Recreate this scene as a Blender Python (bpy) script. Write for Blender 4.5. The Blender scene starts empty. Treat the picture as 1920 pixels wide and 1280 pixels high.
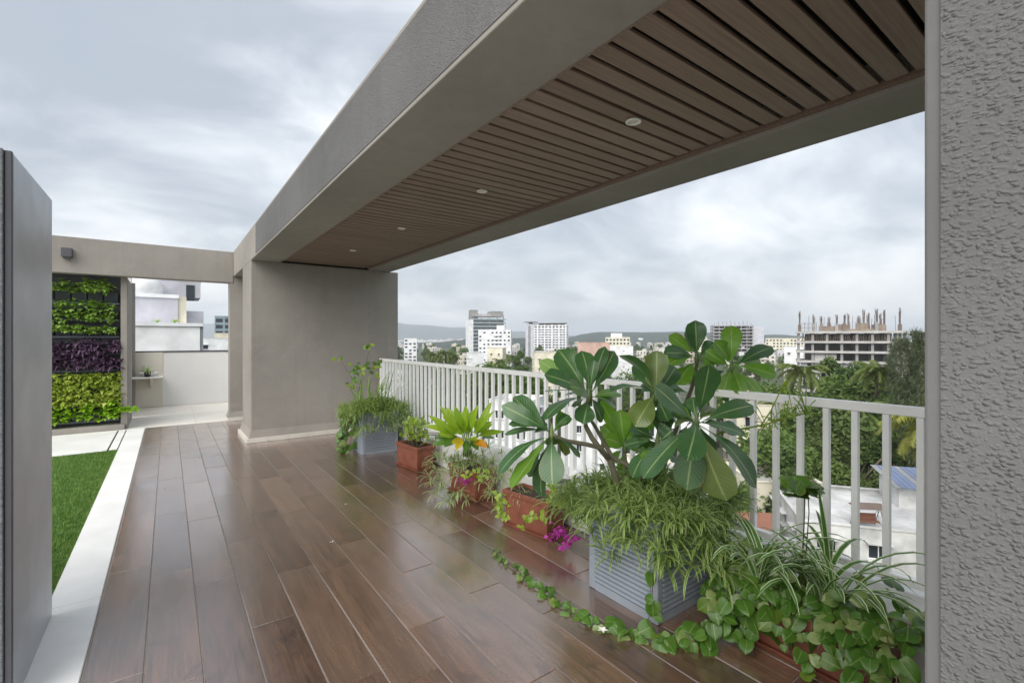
import bpy, bmesh, math, random
from mathutils import Vector, Matrix, Euler, noise
R = math.radians
rnd = random.Random(7)
scene = bpy.context.scene
COL = scene.collection

# ------------------------------------------------------------------ camera
EYE = 1.45
YAW = math.atan2(645, 880)
cam_d = bpy.data.cameras.new('camera'); cam = bpy.data.objects.new('camera', cam_d); COL.objects.link(cam)
cam_d.sensor_width = 36; cam_d.lens = 16.5; cam_d.shift_y = -0.0026
cam_d.clip_start = 0.02; cam_d.clip_end = 40000
cam.location = (0, 0, EYE); cam.rotation_euler = (R(90), 0, -YAW)
scene.camera = cam
# ------------------------------------------------------------------ sky, sun, exposure
SUN_EL, SUN_AZ = 42, 240          # azimuth clockwise from +Y: behind the camera's left shoulder
world = bpy.data.worlds.new('World'); scene.world = world; world.use_nodes = True
SKY_STRENGTH = 0.1
def world_nodes():
    nt = world.node_tree; n = nt.nodes; l = nt.links; n.clear()
    out = n.new('ShaderNodeOutputWorld'); bg = n.new('ShaderNodeBackground'); bg.inputs['Strength'].default_value = SKY_STRENGTH
    sky = n.new('ShaderNodeTexSky'); sky.sky_type = 'NISHITA'; sky.sun_disc = False
    sky.sun_elevation = R(SUN_EL); sky.sun_rotation = R(SUN_AZ); sky.air_density = 1.2; sky.dust_density = 2.0
    tc = n.new('ShaderNodeTexCoord'); sep = n.new('ShaderNodeSeparateXYZ'); l.new(tc.outputs['Generated'], sep.inputs[0])
    def m(op, a, b=None, c=None):
        x = n.new('ShaderNodeMath'); x.operation = op
        for i, v in enumerate((a, b, c)):
            if v is None: continue
            if isinstance(v, (int, float)): x.inputs[i].default_value = v
            else: l.new(v, x.inputs[i])
        return x.outputs[0]
    zz = m('ADD', m('MAXIMUM', sep.outputs[2], 0.0), 0.38)
    comb = n.new('ShaderNodeCombineXYZ')
    l.new(m('DIVIDE', sep.outputs[0], zz), comb.inputs[0]); l.new(m('DIVIDE', sep.outputs[1], zz), comb.inputs[1])
    mp = n.new('ShaderNodeMapping'); mp.inputs['Location'].default_value = (-0.27, 14.506, 0.4); mp.inputs['Rotation'].default_value = (0, 0, 0.968); mp.inputs['Scale'].default_value = (0.8, 1.15, 1)
    l.new(comb.outputs[0], mp.inputs[0])
    def nz(scale, det, rough, dist):
        t = n.new('ShaderNodeTexNoise'); t.inputs['Scale'].default_value = scale; t.inputs['Detail'].default_value = det
        t.inputs['Roughness'].default_value = rough; t.inputs['Distortion'].default_value = dist; l.new(mp.outputs[0], t.inputs['Vector']); return t.outputs['Fac']
    big = nz(0.95, 5, 0.48, 0.4); fine = nz(2.8, 8, 0.58, 0.5)
    f = m('ADD', m('MULTIPLY', big, 0.66), m('MULTIPLY', fine, 0.34))
    ramp = n.new('ShaderNodeValToRGB'); cr = ramp.color_ramp; cr.interpolation = 'B_SPLINE'
    cr.elements[0].position = 0.395; cr.elements[0].color = (0.185, 0.199, 0.219, 1)
    e = cr.elements.new(0.47); e.color = (0.312, 0.328, 0.349, 1)
    e = cr.elements.new(0.525); e.color = (0.41, 0.425, 0.442, 1)
    cr.elements[-1].position = 0.60; cr.elements[-1].color = (0.545, 0.54, 0.535, 1)
    l.new(f, ramp.inputs[0])
    # clouds are about ten times the sky texture's unit at this strength
    mul = n.new('ShaderNodeMix'); mul.data_type = 'RGBA'; mul.blend_type = 'MULTIPLY'; mul.inputs['Factor'].default_value = 1
    l.new(ramp.outputs[0], mul.inputs['A'])
    # an overcast sky grows brighter towards the zenith
    lum = m('MULTIPLY_ADD', m('MAXIMUM', sep.outputs[2], 0.0), 5.0, 8.0); lc = n.new('ShaderNodeCombineColor')
    for i in range(3): l.new(lum, lc.inputs[i])
    l.new(lc.outputs[0], mul.inputs['B'])
    cov = m('MULTIPLY_ADD', f, 0.5, 0.66); cov2 = m('MINIMUM', cov, 0.975)
    mx = n.new('ShaderNodeMix'); mx.data_type = 'RGBA'; l.new(cov2, mx.inputs['Factor']); l.new(sky.outputs[0], mx.inputs['A']); l.new(mul.outputs['Result'], mx.inputs['B'])
    l.new(mx.outputs['Result'], bg.inputs[0]); l.new(bg.outputs[0], out.inputs[0])
world_nodes()
sun_d = bpy.data.lights.new('sun', 'SUN'); sun_d.energy = 1.5; sun_d.angle = R(60); sun_d.color = (1, .96, .9)
sun = bpy.data.objects.new('sun', sun_d); COL.objects.link(sun); sun.location = (0, 0, 60)
_sd = Vector((math.sin(R(SUN_AZ))*math.cos(R(SUN_EL)), math.cos(R(SUN_AZ))*math.cos(R(SUN_EL)), math.sin(R(SUN_EL))))
sun.rotation_euler = (-_sd).to_track_quat('-Z', 'Y').to_euler()
vs = scene.view_settings; vs.view_transform = 'Standard'; vs.look = 'None'; vs.exposure = 1.38; vs.gamma = 1; vs.use_curve_mapping = False
cy = scene.cycles
cy.max_bounces = 8; cy.diffuse_bounces = 4; cy.glossy_bounces = 3; cy.transmission_bounces = 4; cy.volume_bounces = 1; cy.transparent_max_bounces = 6
cy.use_denoising = True; cy.sample_clamp_indirect = 6

# ------------------------------------------------------------------ helpers
_F = Vector((math.sin(YAW), math.cos(YAW), 0)); _R = Vector((math.cos(YAW), -math.sin(YAW), 0))
def at(x, y, D):
    """world point seen at photo position (x, y), D metres in front of the eye"""
    d = _F + _R*((x-960)/880); return Vector((d.x*D, d.y*D, EYE-(y-635)/880*D))
def tag(o, label=None, cat=None, group=None, kind=None):
    if label: o['label'] = label
    if cat: o['category'] = cat
    if group: o['group'] = group
    if kind: o['kind'] = kind
    return o
def thing(name, label, cat, loc=(0, 0, 0), group=None, rotz=0, scale=None):
    o = bpy.data.objects.new(name, None); COL.objects.link(o); o.location = loc; o.rotation_euler = (0, 0, rotz); o.empty_display_size = .1
    if scale: o.scale = (scale,)*3 if isinstance(scale, (int, float)) else scale
    return tag(o, label, cat, group)
def par(o, p, keep=True):
    """parent o to p; keep=True: o's own coordinates are world coordinates"""
    o.parent = p
    if keep:
        m = Matrix.LocRotScale(p.location, p.rotation_euler, p.scale)
        if p.parent: m = Matrix.LocRotScale(p.parent.location, p.parent.rotation_euler, p.parent.scale) @ p.matrix_parent_inverse @ m
        o.matrix_parent_inverse = m.inverted()
    return o
def inst(name, me, parent=None, loc=(0, 0, 0), rot=(0, 0, 0), scale=None, keep=False):
    o = bpy.data.objects.new(name, me); COL.objects.link(o); o.location = loc; o.rotation_euler = rot
    if scale is not None: o.scale = (scale,)*3 if isinstance(scale, (int, float)) else scale
    if parent: par(o, parent, keep)
    return o
def copy_tree(o, parent=None):
    c = o.copy(); COL.objects.link(c)
    if parent: c.parent = parent
    for ch in list(o.children): copy_tree(ch, c)
    return c
class MB:
    def __init__(s): s.v = []; s.f = []; s.uv = []; s.mi = []; s.useuv = False
    def add(s, vs_, fs, uvs=None, mi=0):
        k = len(s.v); s.v += [tuple(p) for p in vs_]
        for i, f in enumerate(fs):
            s.f.append([k+j for j in f]); s.mi.append(mi)
            if uvs: s.useuv = True; s.uv.append([uvs[j] for j in f])
            else: s.uv.append([(0, 0)]*len(f))
    def box(s, x0, x1, y0, y1, z0, z1, mi=0):
        s.add([(x0,y0,z0),(x1,y0,z0),(x1,y1,z0),(x0,y1,z0),(x0,y0,z1),(x1,y0,z1),(x1,y1,z1),(x0,y1,z1)],
              [(0,3,2,1),(4,5,6,7),(0,1,5,4),(1,2,6,5),(2,3,7,6),(3,0,4,7)], mi=mi)
    def quad(s, a, b, c, d, mi=0): s.add([a, b, c, d], [(0, 1, 2, 3)], [(0,0),(1,0),(1,1),(0,1)], mi)
    def tube(s, pts, rad, n=6, cap=True, mi=0):
        pts = [Vector(p) for p in pts]; k = len(pts)
        if isinstance(rad, (int, float)): rad = [rad]*k
        vv = []; up = Vector((.013, .17, 1)).normalized()
        for i, p in enumerate(pts):
            t = (pts[min(i+1, k-1)]-pts[max(i-1, 0)])
            t = t.normalized() if t.length > 1e-9 else Vector((0,0,1))
            a = t.cross(up)
            if a.length < .05: a = t.cross(Vector((1, 0, 0)))
            a.normalize(); b = t.cross(a)
            for j in range(n):
                an = 2*math.pi*j/n; vv.append(p+(a*math.cos(an)+b*math.sin(an))*rad[i])
        ff = [(i*n+j, i*n+(j+1) % n, (i+1)*n+(j+1) % n, (i+1)*n+j) for i in range(k-1) for j in range(n)]
        if cap: ff += [tuple(range(n))[::-1], tuple(range((k-1)*n, k*n))]
        s.add(vv, ff, mi=mi)
    def lathe(s, prof, c=(0, 0, 0), n=16, mi=0):
        vv = [(c[0]+r*math.cos(2*math.pi*j/n), c[1]+r*math.sin(2*math.pi*j/n), c[2]+z) for r, z in prof for j in range(n)]
        ff = [(i*n+j, i*n+(j+1) % n, (i+1)*n+(j+1) % n, (i+1)*n+j) for i in range(len(prof)-1) for j in range(n)]
        ff += [tuple(range(n))[::-1], tuple(range((len(prof)-1)*n, len(prof)*n))]
        s.add(vv, ff, mi=mi)
    def blade(s, p, az, e0, L, w, droop, seg=5, roll=0, twist=0, mi=0):
        p = Vector(p); vv = []; uv = []; e = e0
        for i in range(seg+1):
            t = i/seg
            wd = w*(min(1, .55+1.6*t) if t < .3 else 1)*math.sqrt(max(0, 1-max(0, (t-.35)/.65)**2))
            wd = max(wd, w*.04); a2 = az+twist*t
            side = Vector((-math.sin(a2), math.cos(a2), 0))*wd*.5
            fold = Vector((0, 0, wd*.18))
            vv += [p-side+fold, p, p+side+fold]; uv += [(0, t), (.5, t), (1, t)]
            st = L/seg; p = p+Vector((math.cos(az)*math.cos(e), math.sin(az)*math.cos(e), math.sin(e)))*st
            e -= droop/seg*(0.4+1.2*t)
        ff = []
        for i in range(seg):
            ff += [(3*i, 3*i+1, 3*i+4, 3*i+3), (3*i+1, 3*i+2, 3*i+5, 3*i+4)]
        s.add(vv, ff, uv, mi)
    def mesh(s, name, mats, smooth=False):
        me = bpy.data.meshes.new(name); me.from_pydata(s.v, [], s.f)
        for m_ in (mats if isinstance(mats, (list, tuple)) else [mats]): me.materials.append(m_)
        if any(s.mi): me.polygons.foreach_set('material_index', s.mi)
        if s.useuv:
            u = me.uv_layers.new(name='UVMap'); fl = [c for f in s.uv for q in f for c in q]; u.data.foreach_set('uv', fl)
        if smooth: me.polygons.foreach_set('use_smooth', [True]*len(me.polygons))
        me.update(); return me
    def build(s, name, mats, parent=None, smooth=False, keep=True):
        o = bpy.data.objects.new(name, s.mesh(name, mats, smooth)); COL.objects.link(o)
        if parent: par(o, parent, keep)
        return o
def bevmesh(name, mb, mat_, w=.01, seg=2):
    me = mb.mesh(name, mat_); bm = bmesh.new(); bm.from_mesh(me)
    bmesh.ops.recalc_face_normals(bm, faces=bm.faces)
    bmesh.ops.bevel(bm, geom=[e for e in bm.edges if e.calc_face_angle(0) > .6], offset=w, segments=seg, affect='EDGES', profile=.5, clamp_overlap=True)
    bm.to_mesh(me); bm.free(); me.update(); return me
def bevbox(name, dims, mat_, w=.01, seg=2, parent=None):
    b = MB(); b.box(*dims); me = bevmesh(name, b, mat_, w, seg)
    o = bpy.data.objects.new(name, me); COL.objects.link(o)
    if parent: par(o, parent)
    return o

# ------------------------------------------------------------------ materials
class NT:
    def __init__(s, name):
        s.m = bpy.data.materials.new(name); s.m.use_nodes = True; s.t = s.m.node_tree; s.n = s.t.nodes; s.l = s.t.links
        s.b = s.n['Principled BSDF']; s.out = s.n['Material Output']
    def set(s, **k):
        for a, v in k.items():
            i = s.b.inputs[a.replace('_', ' ')]
            if hasattr(v, 'links') or hasattr(v, 'is_linked'): s.l.new(v, i)
            elif isinstance(v, (tuple, list)) and len(v) == 3: i.default_value = (*v, 1)
            else: i.default_value = v
    def coord(s, which='Object', scale=(1, 1, 1), rnd_off=False, rot=(0, 0, 0)):
        tc = s.n.new('ShaderNodeTexCoord'); mp = s.n.new('ShaderNodeMapping'); mp.inputs['Scale'].default_value = scale; mp.inputs['Rotation'].default_value = rot
        src = tc.outputs[which]
        if rnd_off:
            oi = s.n.new('ShaderNodeObjectInfo'); vm = s.n.new('ShaderNodeVectorMath'); vm.operation = 'MULTIPLY_ADD'
            cb = s.n.new('ShaderNodeCombineXYZ')
            for i, k in enumerate((37., 91., 53.)):
                s.l.new(s.math('MULTIPLY', oi.outputs['Random'], k), cb.inputs[i])
            ad = s.n.new('ShaderNodeVectorMath'); ad.operation = 'ADD'; s.l.new(src, ad.inputs[0]); s.l.new(cb.outputs[0], ad.inputs[1]); src = ad.outputs[0]
        s.l.new(src, mp.inputs[0]); return mp.outputs[0]
    def math(s, op, a, b=None, c=None, clamp=False):
        x = s.n.new('ShaderNodeMath'); x.operation = op; x.use_clamp = clamp
        for i, v in enumerate((a, b, c)):
            if v is None: continue
            if isinstance(v, (int, float)): x.inputs[i].default_value = v
            else: s.l.new(v, x.inputs[i])
        return x.outputs[0]
    def noise(s, vec, scale, det=4, rough=.5, dist=0):
        t = s.n.new('ShaderNodeTexNoise'); t.inputs['Scale'].default_value = scale; t.inputs['Detail'].default_value = det; t.inputs['Roughness'].default_value = rough; t.inputs['Distortion'].default_value = dist
        s.l.new(vec, t.inputs['Vector']); return t.outputs['Fac']
    def ramp(s, fac, stops):
        r_ = s.n.new('ShaderNodeValToRGB'); cr = r_.color_ramp
        while len(cr.elements) > 2: cr.elements.remove(cr.elements[-1])
        for i, (p, c) in enumerate(stops):
            e = cr.elements[i] if i < 2 else cr.elements.new(p)
            e.position = p; e.color = (*c, 1) if len(c) == 3 else c
        s.l.new(fac, r_.inputs[0]); return r_.outputs[0]
    def mix(s, fac, a, b, mode='MIX'):
        x = s.n.new('ShaderNodeMix'); x.data_type = 'RGBA'; x.blend_type = mode
        for k, v in (('Factor', fac), ('A', a), ('B', b)):
            if isinstance(v, (int, float)): x.inputs[k].default_value = v
            elif isinstance(v, (tuple, list)): x.inputs[k].default_value = (*v, 1)
            else: s.l.new(v, x.inputs[k])
        return x.outputs['Result']
    def bump(s, h, strength=.5, dist=.01):
        b = s.n.new('ShaderNodeBump'); b.inputs['Strength'].default_value = strength; b.inputs['Distance'].default_value = dist
        s.l.new(h, b.inputs['Height']); s.l.new(b.outputs[0], s.b.inputs['Normal'])
    def rand(s): return s.n.new('ShaderNodeObjectInfo').outputs['Random']
def sc(c, k): return tuple(min(1, x*k) for x in c)
def plain(name, col, rough=.6, var=.18, scale=3., bump=0, bscale=60, metal=0, spec=.5, objvar=0):
    t = NT(name); v = t.coord('Object'); f = t.noise(v, scale, 6, .6)
    c = t.ramp(f, [(.3, sc(col, 1-var)), (.7, sc(col, 1+var))])
    if objvar: c = t.mix(t.rand(), c, t.mix(1., c, (1-objvar,)*3, 'MULTIPLY'))
    t.set(Base_Color=c, Roughness=rough, Metallic=metal, Specular_IOR_Level=spec)
    if bump: t.bump(t.noise(v, bscale, 4, .6), bump, .004)
    return t.m
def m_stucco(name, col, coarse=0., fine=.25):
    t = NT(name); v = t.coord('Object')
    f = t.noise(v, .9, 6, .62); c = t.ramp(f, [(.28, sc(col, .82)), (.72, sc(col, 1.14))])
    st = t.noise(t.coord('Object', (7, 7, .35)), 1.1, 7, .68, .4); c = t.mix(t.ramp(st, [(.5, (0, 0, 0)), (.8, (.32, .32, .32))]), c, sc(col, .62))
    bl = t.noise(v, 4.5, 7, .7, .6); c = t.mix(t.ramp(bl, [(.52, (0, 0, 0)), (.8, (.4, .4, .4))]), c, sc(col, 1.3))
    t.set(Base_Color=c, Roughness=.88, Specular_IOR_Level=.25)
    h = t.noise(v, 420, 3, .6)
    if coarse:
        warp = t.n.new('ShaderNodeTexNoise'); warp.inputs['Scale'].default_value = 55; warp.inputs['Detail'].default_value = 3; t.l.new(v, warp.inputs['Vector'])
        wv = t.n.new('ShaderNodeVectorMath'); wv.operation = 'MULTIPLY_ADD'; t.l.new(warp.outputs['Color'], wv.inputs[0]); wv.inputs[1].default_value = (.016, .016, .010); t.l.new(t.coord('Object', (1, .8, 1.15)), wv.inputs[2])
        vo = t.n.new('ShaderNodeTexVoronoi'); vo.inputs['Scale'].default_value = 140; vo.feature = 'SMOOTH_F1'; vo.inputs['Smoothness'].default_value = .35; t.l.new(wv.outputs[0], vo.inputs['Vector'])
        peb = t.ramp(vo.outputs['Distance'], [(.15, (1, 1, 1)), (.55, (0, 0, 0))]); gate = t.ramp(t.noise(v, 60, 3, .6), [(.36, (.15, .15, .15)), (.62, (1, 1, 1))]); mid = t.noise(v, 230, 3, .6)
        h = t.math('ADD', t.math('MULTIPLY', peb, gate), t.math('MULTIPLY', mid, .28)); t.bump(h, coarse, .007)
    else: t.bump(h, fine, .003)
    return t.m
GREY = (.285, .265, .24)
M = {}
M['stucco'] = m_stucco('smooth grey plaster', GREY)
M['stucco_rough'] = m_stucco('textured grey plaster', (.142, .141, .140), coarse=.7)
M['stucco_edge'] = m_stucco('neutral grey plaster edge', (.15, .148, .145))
M['white_wall'] = plain('white parapet paint', (.72, .71, .69), .8, .06, 1.2, .15, 200)
M['beige_wall'] = plain('beige splashback tile', (.64, .60, .52), .45, .05, 2)
M['white_slab'] = plain('pale stone slab', (.82, .82, .80), .35, .09, 2.2, .1, 150)
M['far_tile'] = plain('pale floor tile', (.70, .67, .60), .4, .08, 1.6)
M['skirt'] = plain('pale skirting tile', (.58, .55, .50), .5, .08, 4)
M['rail'] = plain('cream railing paint', (.88, .88, .87), .42, .06, 5)
M['grout'] = plain('cement grout', (.30, .27, .24), .7, .12, 40)
M['kerb'] = plain('white kerb paint', (.66, .66, .64), .7, .09, 3)
M['gap_shade'] = plain('void shade colour', (.012, .010, .009), .9, .1)  # near-black: the shade inside gaps and slots is put into the colour
M['soil'] = plain('potting soil', (.045, .03, .02), .95, .4, 40, .6, 120)
M['terracotta'] = plain('terracotta plastic', (.225, .072, .040), .55, .3, 9, .1, 90, objvar=.12)
M['planter_grey'] = plain('grey planter resin', (.255, .285, .33), .5, .1, 5, .12, 150)
M['lamp_grey'] = plain('dark grey lamp housing', (.075, .075, .085), .5, .1)
M['lamp_white'] = plain('white lamp trim', (.75, .74, .70), .4, .04)
M['porcelain'] = plain('white porcelain', (.8, .8, .78), .12, .02)
M['black_pot'] = plain('black plastic pot', (.02, .02, .022), .4, .2)
M['steel'] = plain('chrome tap', (.6, .6, .6), .2, .05, metal=1)
M['pocket'] = plain('dark grey pocket plastic', (.042, .05, .06), .5, .2, 6, objvar=.25)
def m_metal():
    t = NT('grey metal cladding'); v = t.coord('Object')
    f = t.noise(v, 1.3, 5, .6); c = t.ramp(f, [(.3, (.40, .42, .45)), (.7, (.50, .52, .55))])
    t.set(Base_Color=c, Metallic=.55, Roughness=t.math('MULTIPLY_ADD', t.noise(v, 7, 5, .6), .22, .24), Specular_IOR_Level=.5)
    t.bump(t.noise(v, 2.2, 2, .5), .06, .02); return t.m
M['cladding'] = m_metal()
def m_granite():
    t = NT('rough dark stone'); v = t.coord('Object')
    f = t.noise(v, 60, 6, .7); g = t.noise(v, 3, 5, .6)
    c = t.mix(t.math('MULTIPLY', g, .6), t.ramp(f, [(.35, (.08, .085, .092)), (.7, (.24, .25, .26))]), (.14, .15, .16))
    t.set(Base_Color=c, Roughness=.75); t.bump(t.noise(v, 80, 5, .7), .6, .004); return t.m
M['granite'] = m_granite()
def m_tile():
    t = NT('wood look porcelain tile'); v = t.coord('Object', (1, 1, 1), True)
    vg = t.coord('Object', (34, 1.6, 1), True); vs_ = t.coord('Object', (7, .8, 1), True)
    g = t.noise(vg, 2.2, 8, .66, .6); s_ = t.noise(vs_, 1.3, 6, .62, 1.2); k = t.noise(v, 3.1, 6, .65, 1.5)
    c = t.ramp(g, [(.25, (.060, .034, .022)), (.5, (.140, .086, .058)), (.78, (.245, .158, .108))])
    c = t.mix(t.ramp(s_, [(.42, (0, 0, 0)), (.7, (.75, .75, .75))]), c, (.25, .132, .076))
    c = t.mix(t.ramp(k, [(.56, (0, 0, 0)), (.74, (.8, .8, .8))]), c, (.04, .027, .021))
    c = t.mix(t.rand(), c, t.mix(1., c, (.52, .50, .50), 'MULTIPLY'))
    tw = t.n.new('ShaderNodeNewGeometry').outputs['Position']; wet = t.noise(tw, 1.7, 7, .68, .8); dust = t.noise(tw, 5.5, 8, .72, .4)
    ro = t.math('ADD', t.math('MULTIPLY', t.noise(t.coord('Object', (1, .6, 1), True), 4.5, 5, .6), .14), t.math('MULTIPLY_ADD', wet, .22, .05))
    pale = t.math('FRACT', t.math('MULTIPLY', t.rand(), 13.7)); c = t.mix(t.math('MULTIPLY', t.ramp(pale, [(.55, (0, 0, 0)), (1., (.6, .6, .6))]), s_), c, (.29, .20, .14))
    c = t.mix(t.ramp(dust, [(.58, (0, 0, 0)), (.82, (.2, .2, .2))]), c, (.27, .235, .20))
    t.set(Base_Color=c, Roughness=ro, Specular_IOR_Level=.75, Coat_Weight=1., Coat_IOR=2.1, Coat_Roughness=t.math('MULTIPLY_ADD', wet, .30, .06))
    t.bump(t.math('ADD', t.math('MULTIPLY', g, .5), t.noise(t.coord('Object', (2, 2, 2), True), 1.2, 2, .5)), .07, .006); return t.m
M['tile'] = m_tile()
def m_slat():
    t = NT('brown wood grain ceiling board'); g = t.noise(t.coord('Object', (.8, 30, 30), True), 3, 7, .65, .5)
    c = t.ramp(g, [(.25, (.165, .108, .082)), (.75, (.295, .212, .168))]); c = t.mix(t.rand(), c, t.mix(1., c, (.84, .82, .8), 'MULTIPLY'))
    t.set(Base_Color=c, Roughness=.5, Specular_IOR_Level=.4); return t.m
M['slat'] = m_slat()
def m_leaf(name, col, col2=None, rib=None, ribw=.05, veins=0., edge=None, rough=.4, trans=.25, objvar=.35, back=None, edgew=.3, spots=0):
    """leaf with UV u across the blade and v along it; rib and margins are the leaf's own colours"""
    t = NT(name); tc = t.n.new('ShaderNodeTexCoord'); sp = t.n.new('ShaderNodeSeparateXYZ'); t.l.new(tc.outputs['UV'], sp.inputs[0])
    u = t.math('ABSOLUTE', t.math('SUBTRACT', sp.outputs[0], .5)); v = sp.outputs[1]
    f = t.noise(t.coord('Object', (1, 1, 1), True), 14, 4, .6)
    c2 = col2 or sc(col, 1.5)
    c = t.mix(t.ramp(f, [(.3, (0, 0, 0)), (.75, (1, 1, 1))]), col, c2)
    if objvar: c = t.mix(t.math('MULTIPLY', t.rand(), objvar), c, sc(c2, 1.25))
    h = None
    if veins:
        w = t.math('SINE', t.math('MULTIPLY_ADD', v, 95, t.math('MULTIPLY', u, -38)))
        wv = t.ramp(w, [(.75, (0, 0, 0)), (1., (1, 1, 1))]); c = t.mix(t.math('MULTIPLY', wv, veins), c, sc(c2, 1.8)); h = w
    if edge:
        er = t.ramp(t.math('ADD', u, t.math('MULTIPLY', t.math('SUBTRACT', f, .5), .1)), [(edgew, (0, 0, 0)), (edgew+.06, (1, 1, 1))]); c = t.mix(er, c, edge)
    if rib:
        rr = t.ramp(u, [(ribw*.5, (1, 1, 1)), (ribw, (0, 0, 0))]); c = t.mix(rr, c, rib)
    if spots:
        vs2 = t.coord('Object', (1, 1, 1), True); sp2 = t.noise(vs2, 38, 5, .7); gate = t.noise(vs2, 5, 2, .5)
        c = t.mix(t.math('MULTIPLY', t.ramp(sp2, [(.62, (0, 0, 0)), (.7, (1, 1, 1))]), t.ramp(gate, [(.5, (0, 0, 0)), (.62, (1, 1, 1))])), c, spots)
        tip = t.ramp(t.math('ADD', u, t.math('MULTIPLY', t.math('SUBTRACT', gate, .5), .5)), [(.5, (0, 0, 0)), (.56, (1, 1, 1))]); c = t.mix(t.math('MULTIPLY', tip, .7), c, spots)
        dead = t.ramp(t.math('FRACT', t.math('MULTIPLY', t.rand(), 7.31)), [(.90, (0, 0, 0)), (.97, (.28, .28, .28))]); c = t.mix(dead, c, (.30, .30, .045))
    t.set(Base_Color=c, Roughness=rough, Specular_IOR_Level=.5)
    if h: t.bump(h, .18, .002)
    if trans:
        tr = t.n.new('ShaderNodeBsdfTranslucent'); t.l.new(t.mix(1., c, (1.5, 1.75, .7), 'MULTIPLY'), tr.inputs[0])
        ms = t.n.new('ShaderNodeMixShader'); ms.inputs[0].default_value = trans
        t.l.new(t.b.outputs[0], ms.inputs[1]); t.l.new(tr.outputs[0], ms.inputs[2]); t.l.new(ms.outputs[0], t.out.inputs[0])
    return t.m
M['plumeria'] = m_leaf('frangipani leaf', (.030, .086, .032), (.062, .140, .046), (.23, .31, .13), .04, .16, rough=.3, trans=.22, objvar=.45, spots=(.16, .12, .04))
M['plumeria_young'] = m_leaf('young frangipani leaf', (.105, .23, .028), (.155, .29, .042), (.28, .38, .13), .04, .16, rough=.35, trans=.4, objvar=.4, spots=(.2, .15, .05))
M['bark'] = plain('grey green bark', (.105, .095, .062), .85, .35, 9, .5, 60)
M['stem'] = plain('green stem', (.11, .16, .05), .6, .25, 9)
M['dry_stem'] = plain('brown vine stem', (.09, .075, .04), .7, .3, 20)
M['spider'] = m_leaf('narrow variegated blade', (.085, .18, .03), (.135, .245, .05), edge=(.48, .54, .22), edgew=.30, rough=.45, trans=.25, objvar=.1)
M['spider_big'] = m_leaf('broad variegated blade', (.06, .16, .035), (.10, .21, .05), edge=(.62, .68, .45), edgew=.30, rough=.38, trans=.22, objvar=.15)
M['spider_pale'] = m_leaf('pale variegated blade', (.15, .24, .075), (.20, .28, .10), edge=(.52, .56, .33), edgew=.27, rough=.45, trans=.25, objvar=.1)
M['reed'] = m_leaf('upright striped blade', (.12, .22, .045), (.16, .26, .07), edge=(.52, .56, .27), edgew=.36, rough=.45, trans=.2, objvar=.2)
M['pothos'] = m_leaf('pothos leaf', (.042, .118, .015), (.085, .18, .025), (.2, .29, .08), .03, .05, rough=.28, trans=.28, objvar=.5, spots=(.22, .17, .04))
M['pothos_var'] = m_leaf('cream marbled pothos leaf', (.07, .15, .022), (.32, .38, .15), (.26, .33, .11), .03, 0, rough=.3, trans=.28, objvar=.2)
M['lime'] = m_leaf('lime green leaf', (.21, .34, .018), (.30, .42, .03), (.38, .48, .1), .03, .06, rough=.4, trans=.38, objvar=.4)
M['yellow'] = m_leaf('yellowing leaf', (.55, .38, .015), (.62, .50, .04), (.6, .5, .1), .03, .05, rough=.45, trans=.35, objvar=.2)
M['orange'] = m_leaf('orange leaf', (.60, .20, .012), (.62, .34, .02), (.6, .4, .1), .03, .05, rough=.45, trans=.35, objvar=.2)
M['lime_small'] = m_leaf('small lime leaf', (.20, .30, .03), (.33, .42, .06), rough=.4, trans=.35, objvar=.3)
M['bract'] = m_leaf('magenta bract', (.36, .018, .30), (.48, .05, .42), rough=.5, trans=.35, objvar=.3)
M['petal'] = plain('white petal', (.8, .79, .72), .5, .05)
M['wall_green'] = m_leaf('green wall leaf', (.12, .25, .03), (.32, .44, .10), edge=(.48, .54, .22), edgew=.4, rough=.45, trans=.25, objvar=.2)
M['wall_lime'] = m_leaf('variegated lime wall leaf', (.22, .32, .03), (.50, .55, .12), edge=(.60, .62, .24), edgew=.33, rough=.45, trans=.28, objvar=.2)
M['wall_bright'] = m_leaf('bright green wall leaf', (.20, .38, .018), (.34, .50, .04), rough=.45, trans=.3, objvar=.2)
M['wall_purple'] = m_leaf('purple wall leaf', (.06, .028, .07), (.15, .09, .155), rough=.45, trans=.15, objvar=.3)
M['turf'] = m_leaf('artificial turf blade', (.055, .15, .022), (.21, .31, .06), rough=.55, trans=.2, objvar=0)
M['turf_base'] = plain('turf backing', (.045, .13, .018), .9, .3, 30)
# ================================================================== terrace
# host building under the terrace
b = MB(); b.box(-9, 3.02, -9, 12.72, -24.4, -.06)
ob = b.build('terrace_building', M['stucco']); tag(ob, kind='structure')
# ---- wood-look tile floor
floor = bpy.data.objects.new('terrace_floor', None); COL.objects.link(floor); tag(floor, kind='structure')
b = MB(); b.box(-.30, 2.98, -3.0, 9.72, -.055, -.0045); b.build('grout_bed', M['grout'], floor)
PW, PL, GAP = .21, 1.2, .0035
def tile_mesh(w, L):
    c = .0025; x0, x1, y0, y1 = -w/2, w/2, -L/2, L/2
    v = [(x0,y0,-.02),(x1,y0,-.02),(x1,y1,-.02),(x0,y1,-.02),(x0,y0,-c),(x1,y0,-c),(x1,y1,-c),(x0,y1,-c),(x0+c,y0+c,0),(x1-c,y0+c,0),(x1-c,y1-c,0),(x0+c,y1-c,0)]
    f = [(8,9,10,11)]+[(a, (a+1) % 4, (a+1) % 4+4, a+4) for a in range(4)]+[(a+4, (a+1) % 4+4, (a+1) % 4+8, a+8) for a in range(4)]
    m_ = MB(); m_.add(v, f); return m_.mesh('floor_tile', M['tile'])
full = tile_mesh(PW-GAP, PL-GAP); cache = {}
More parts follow.
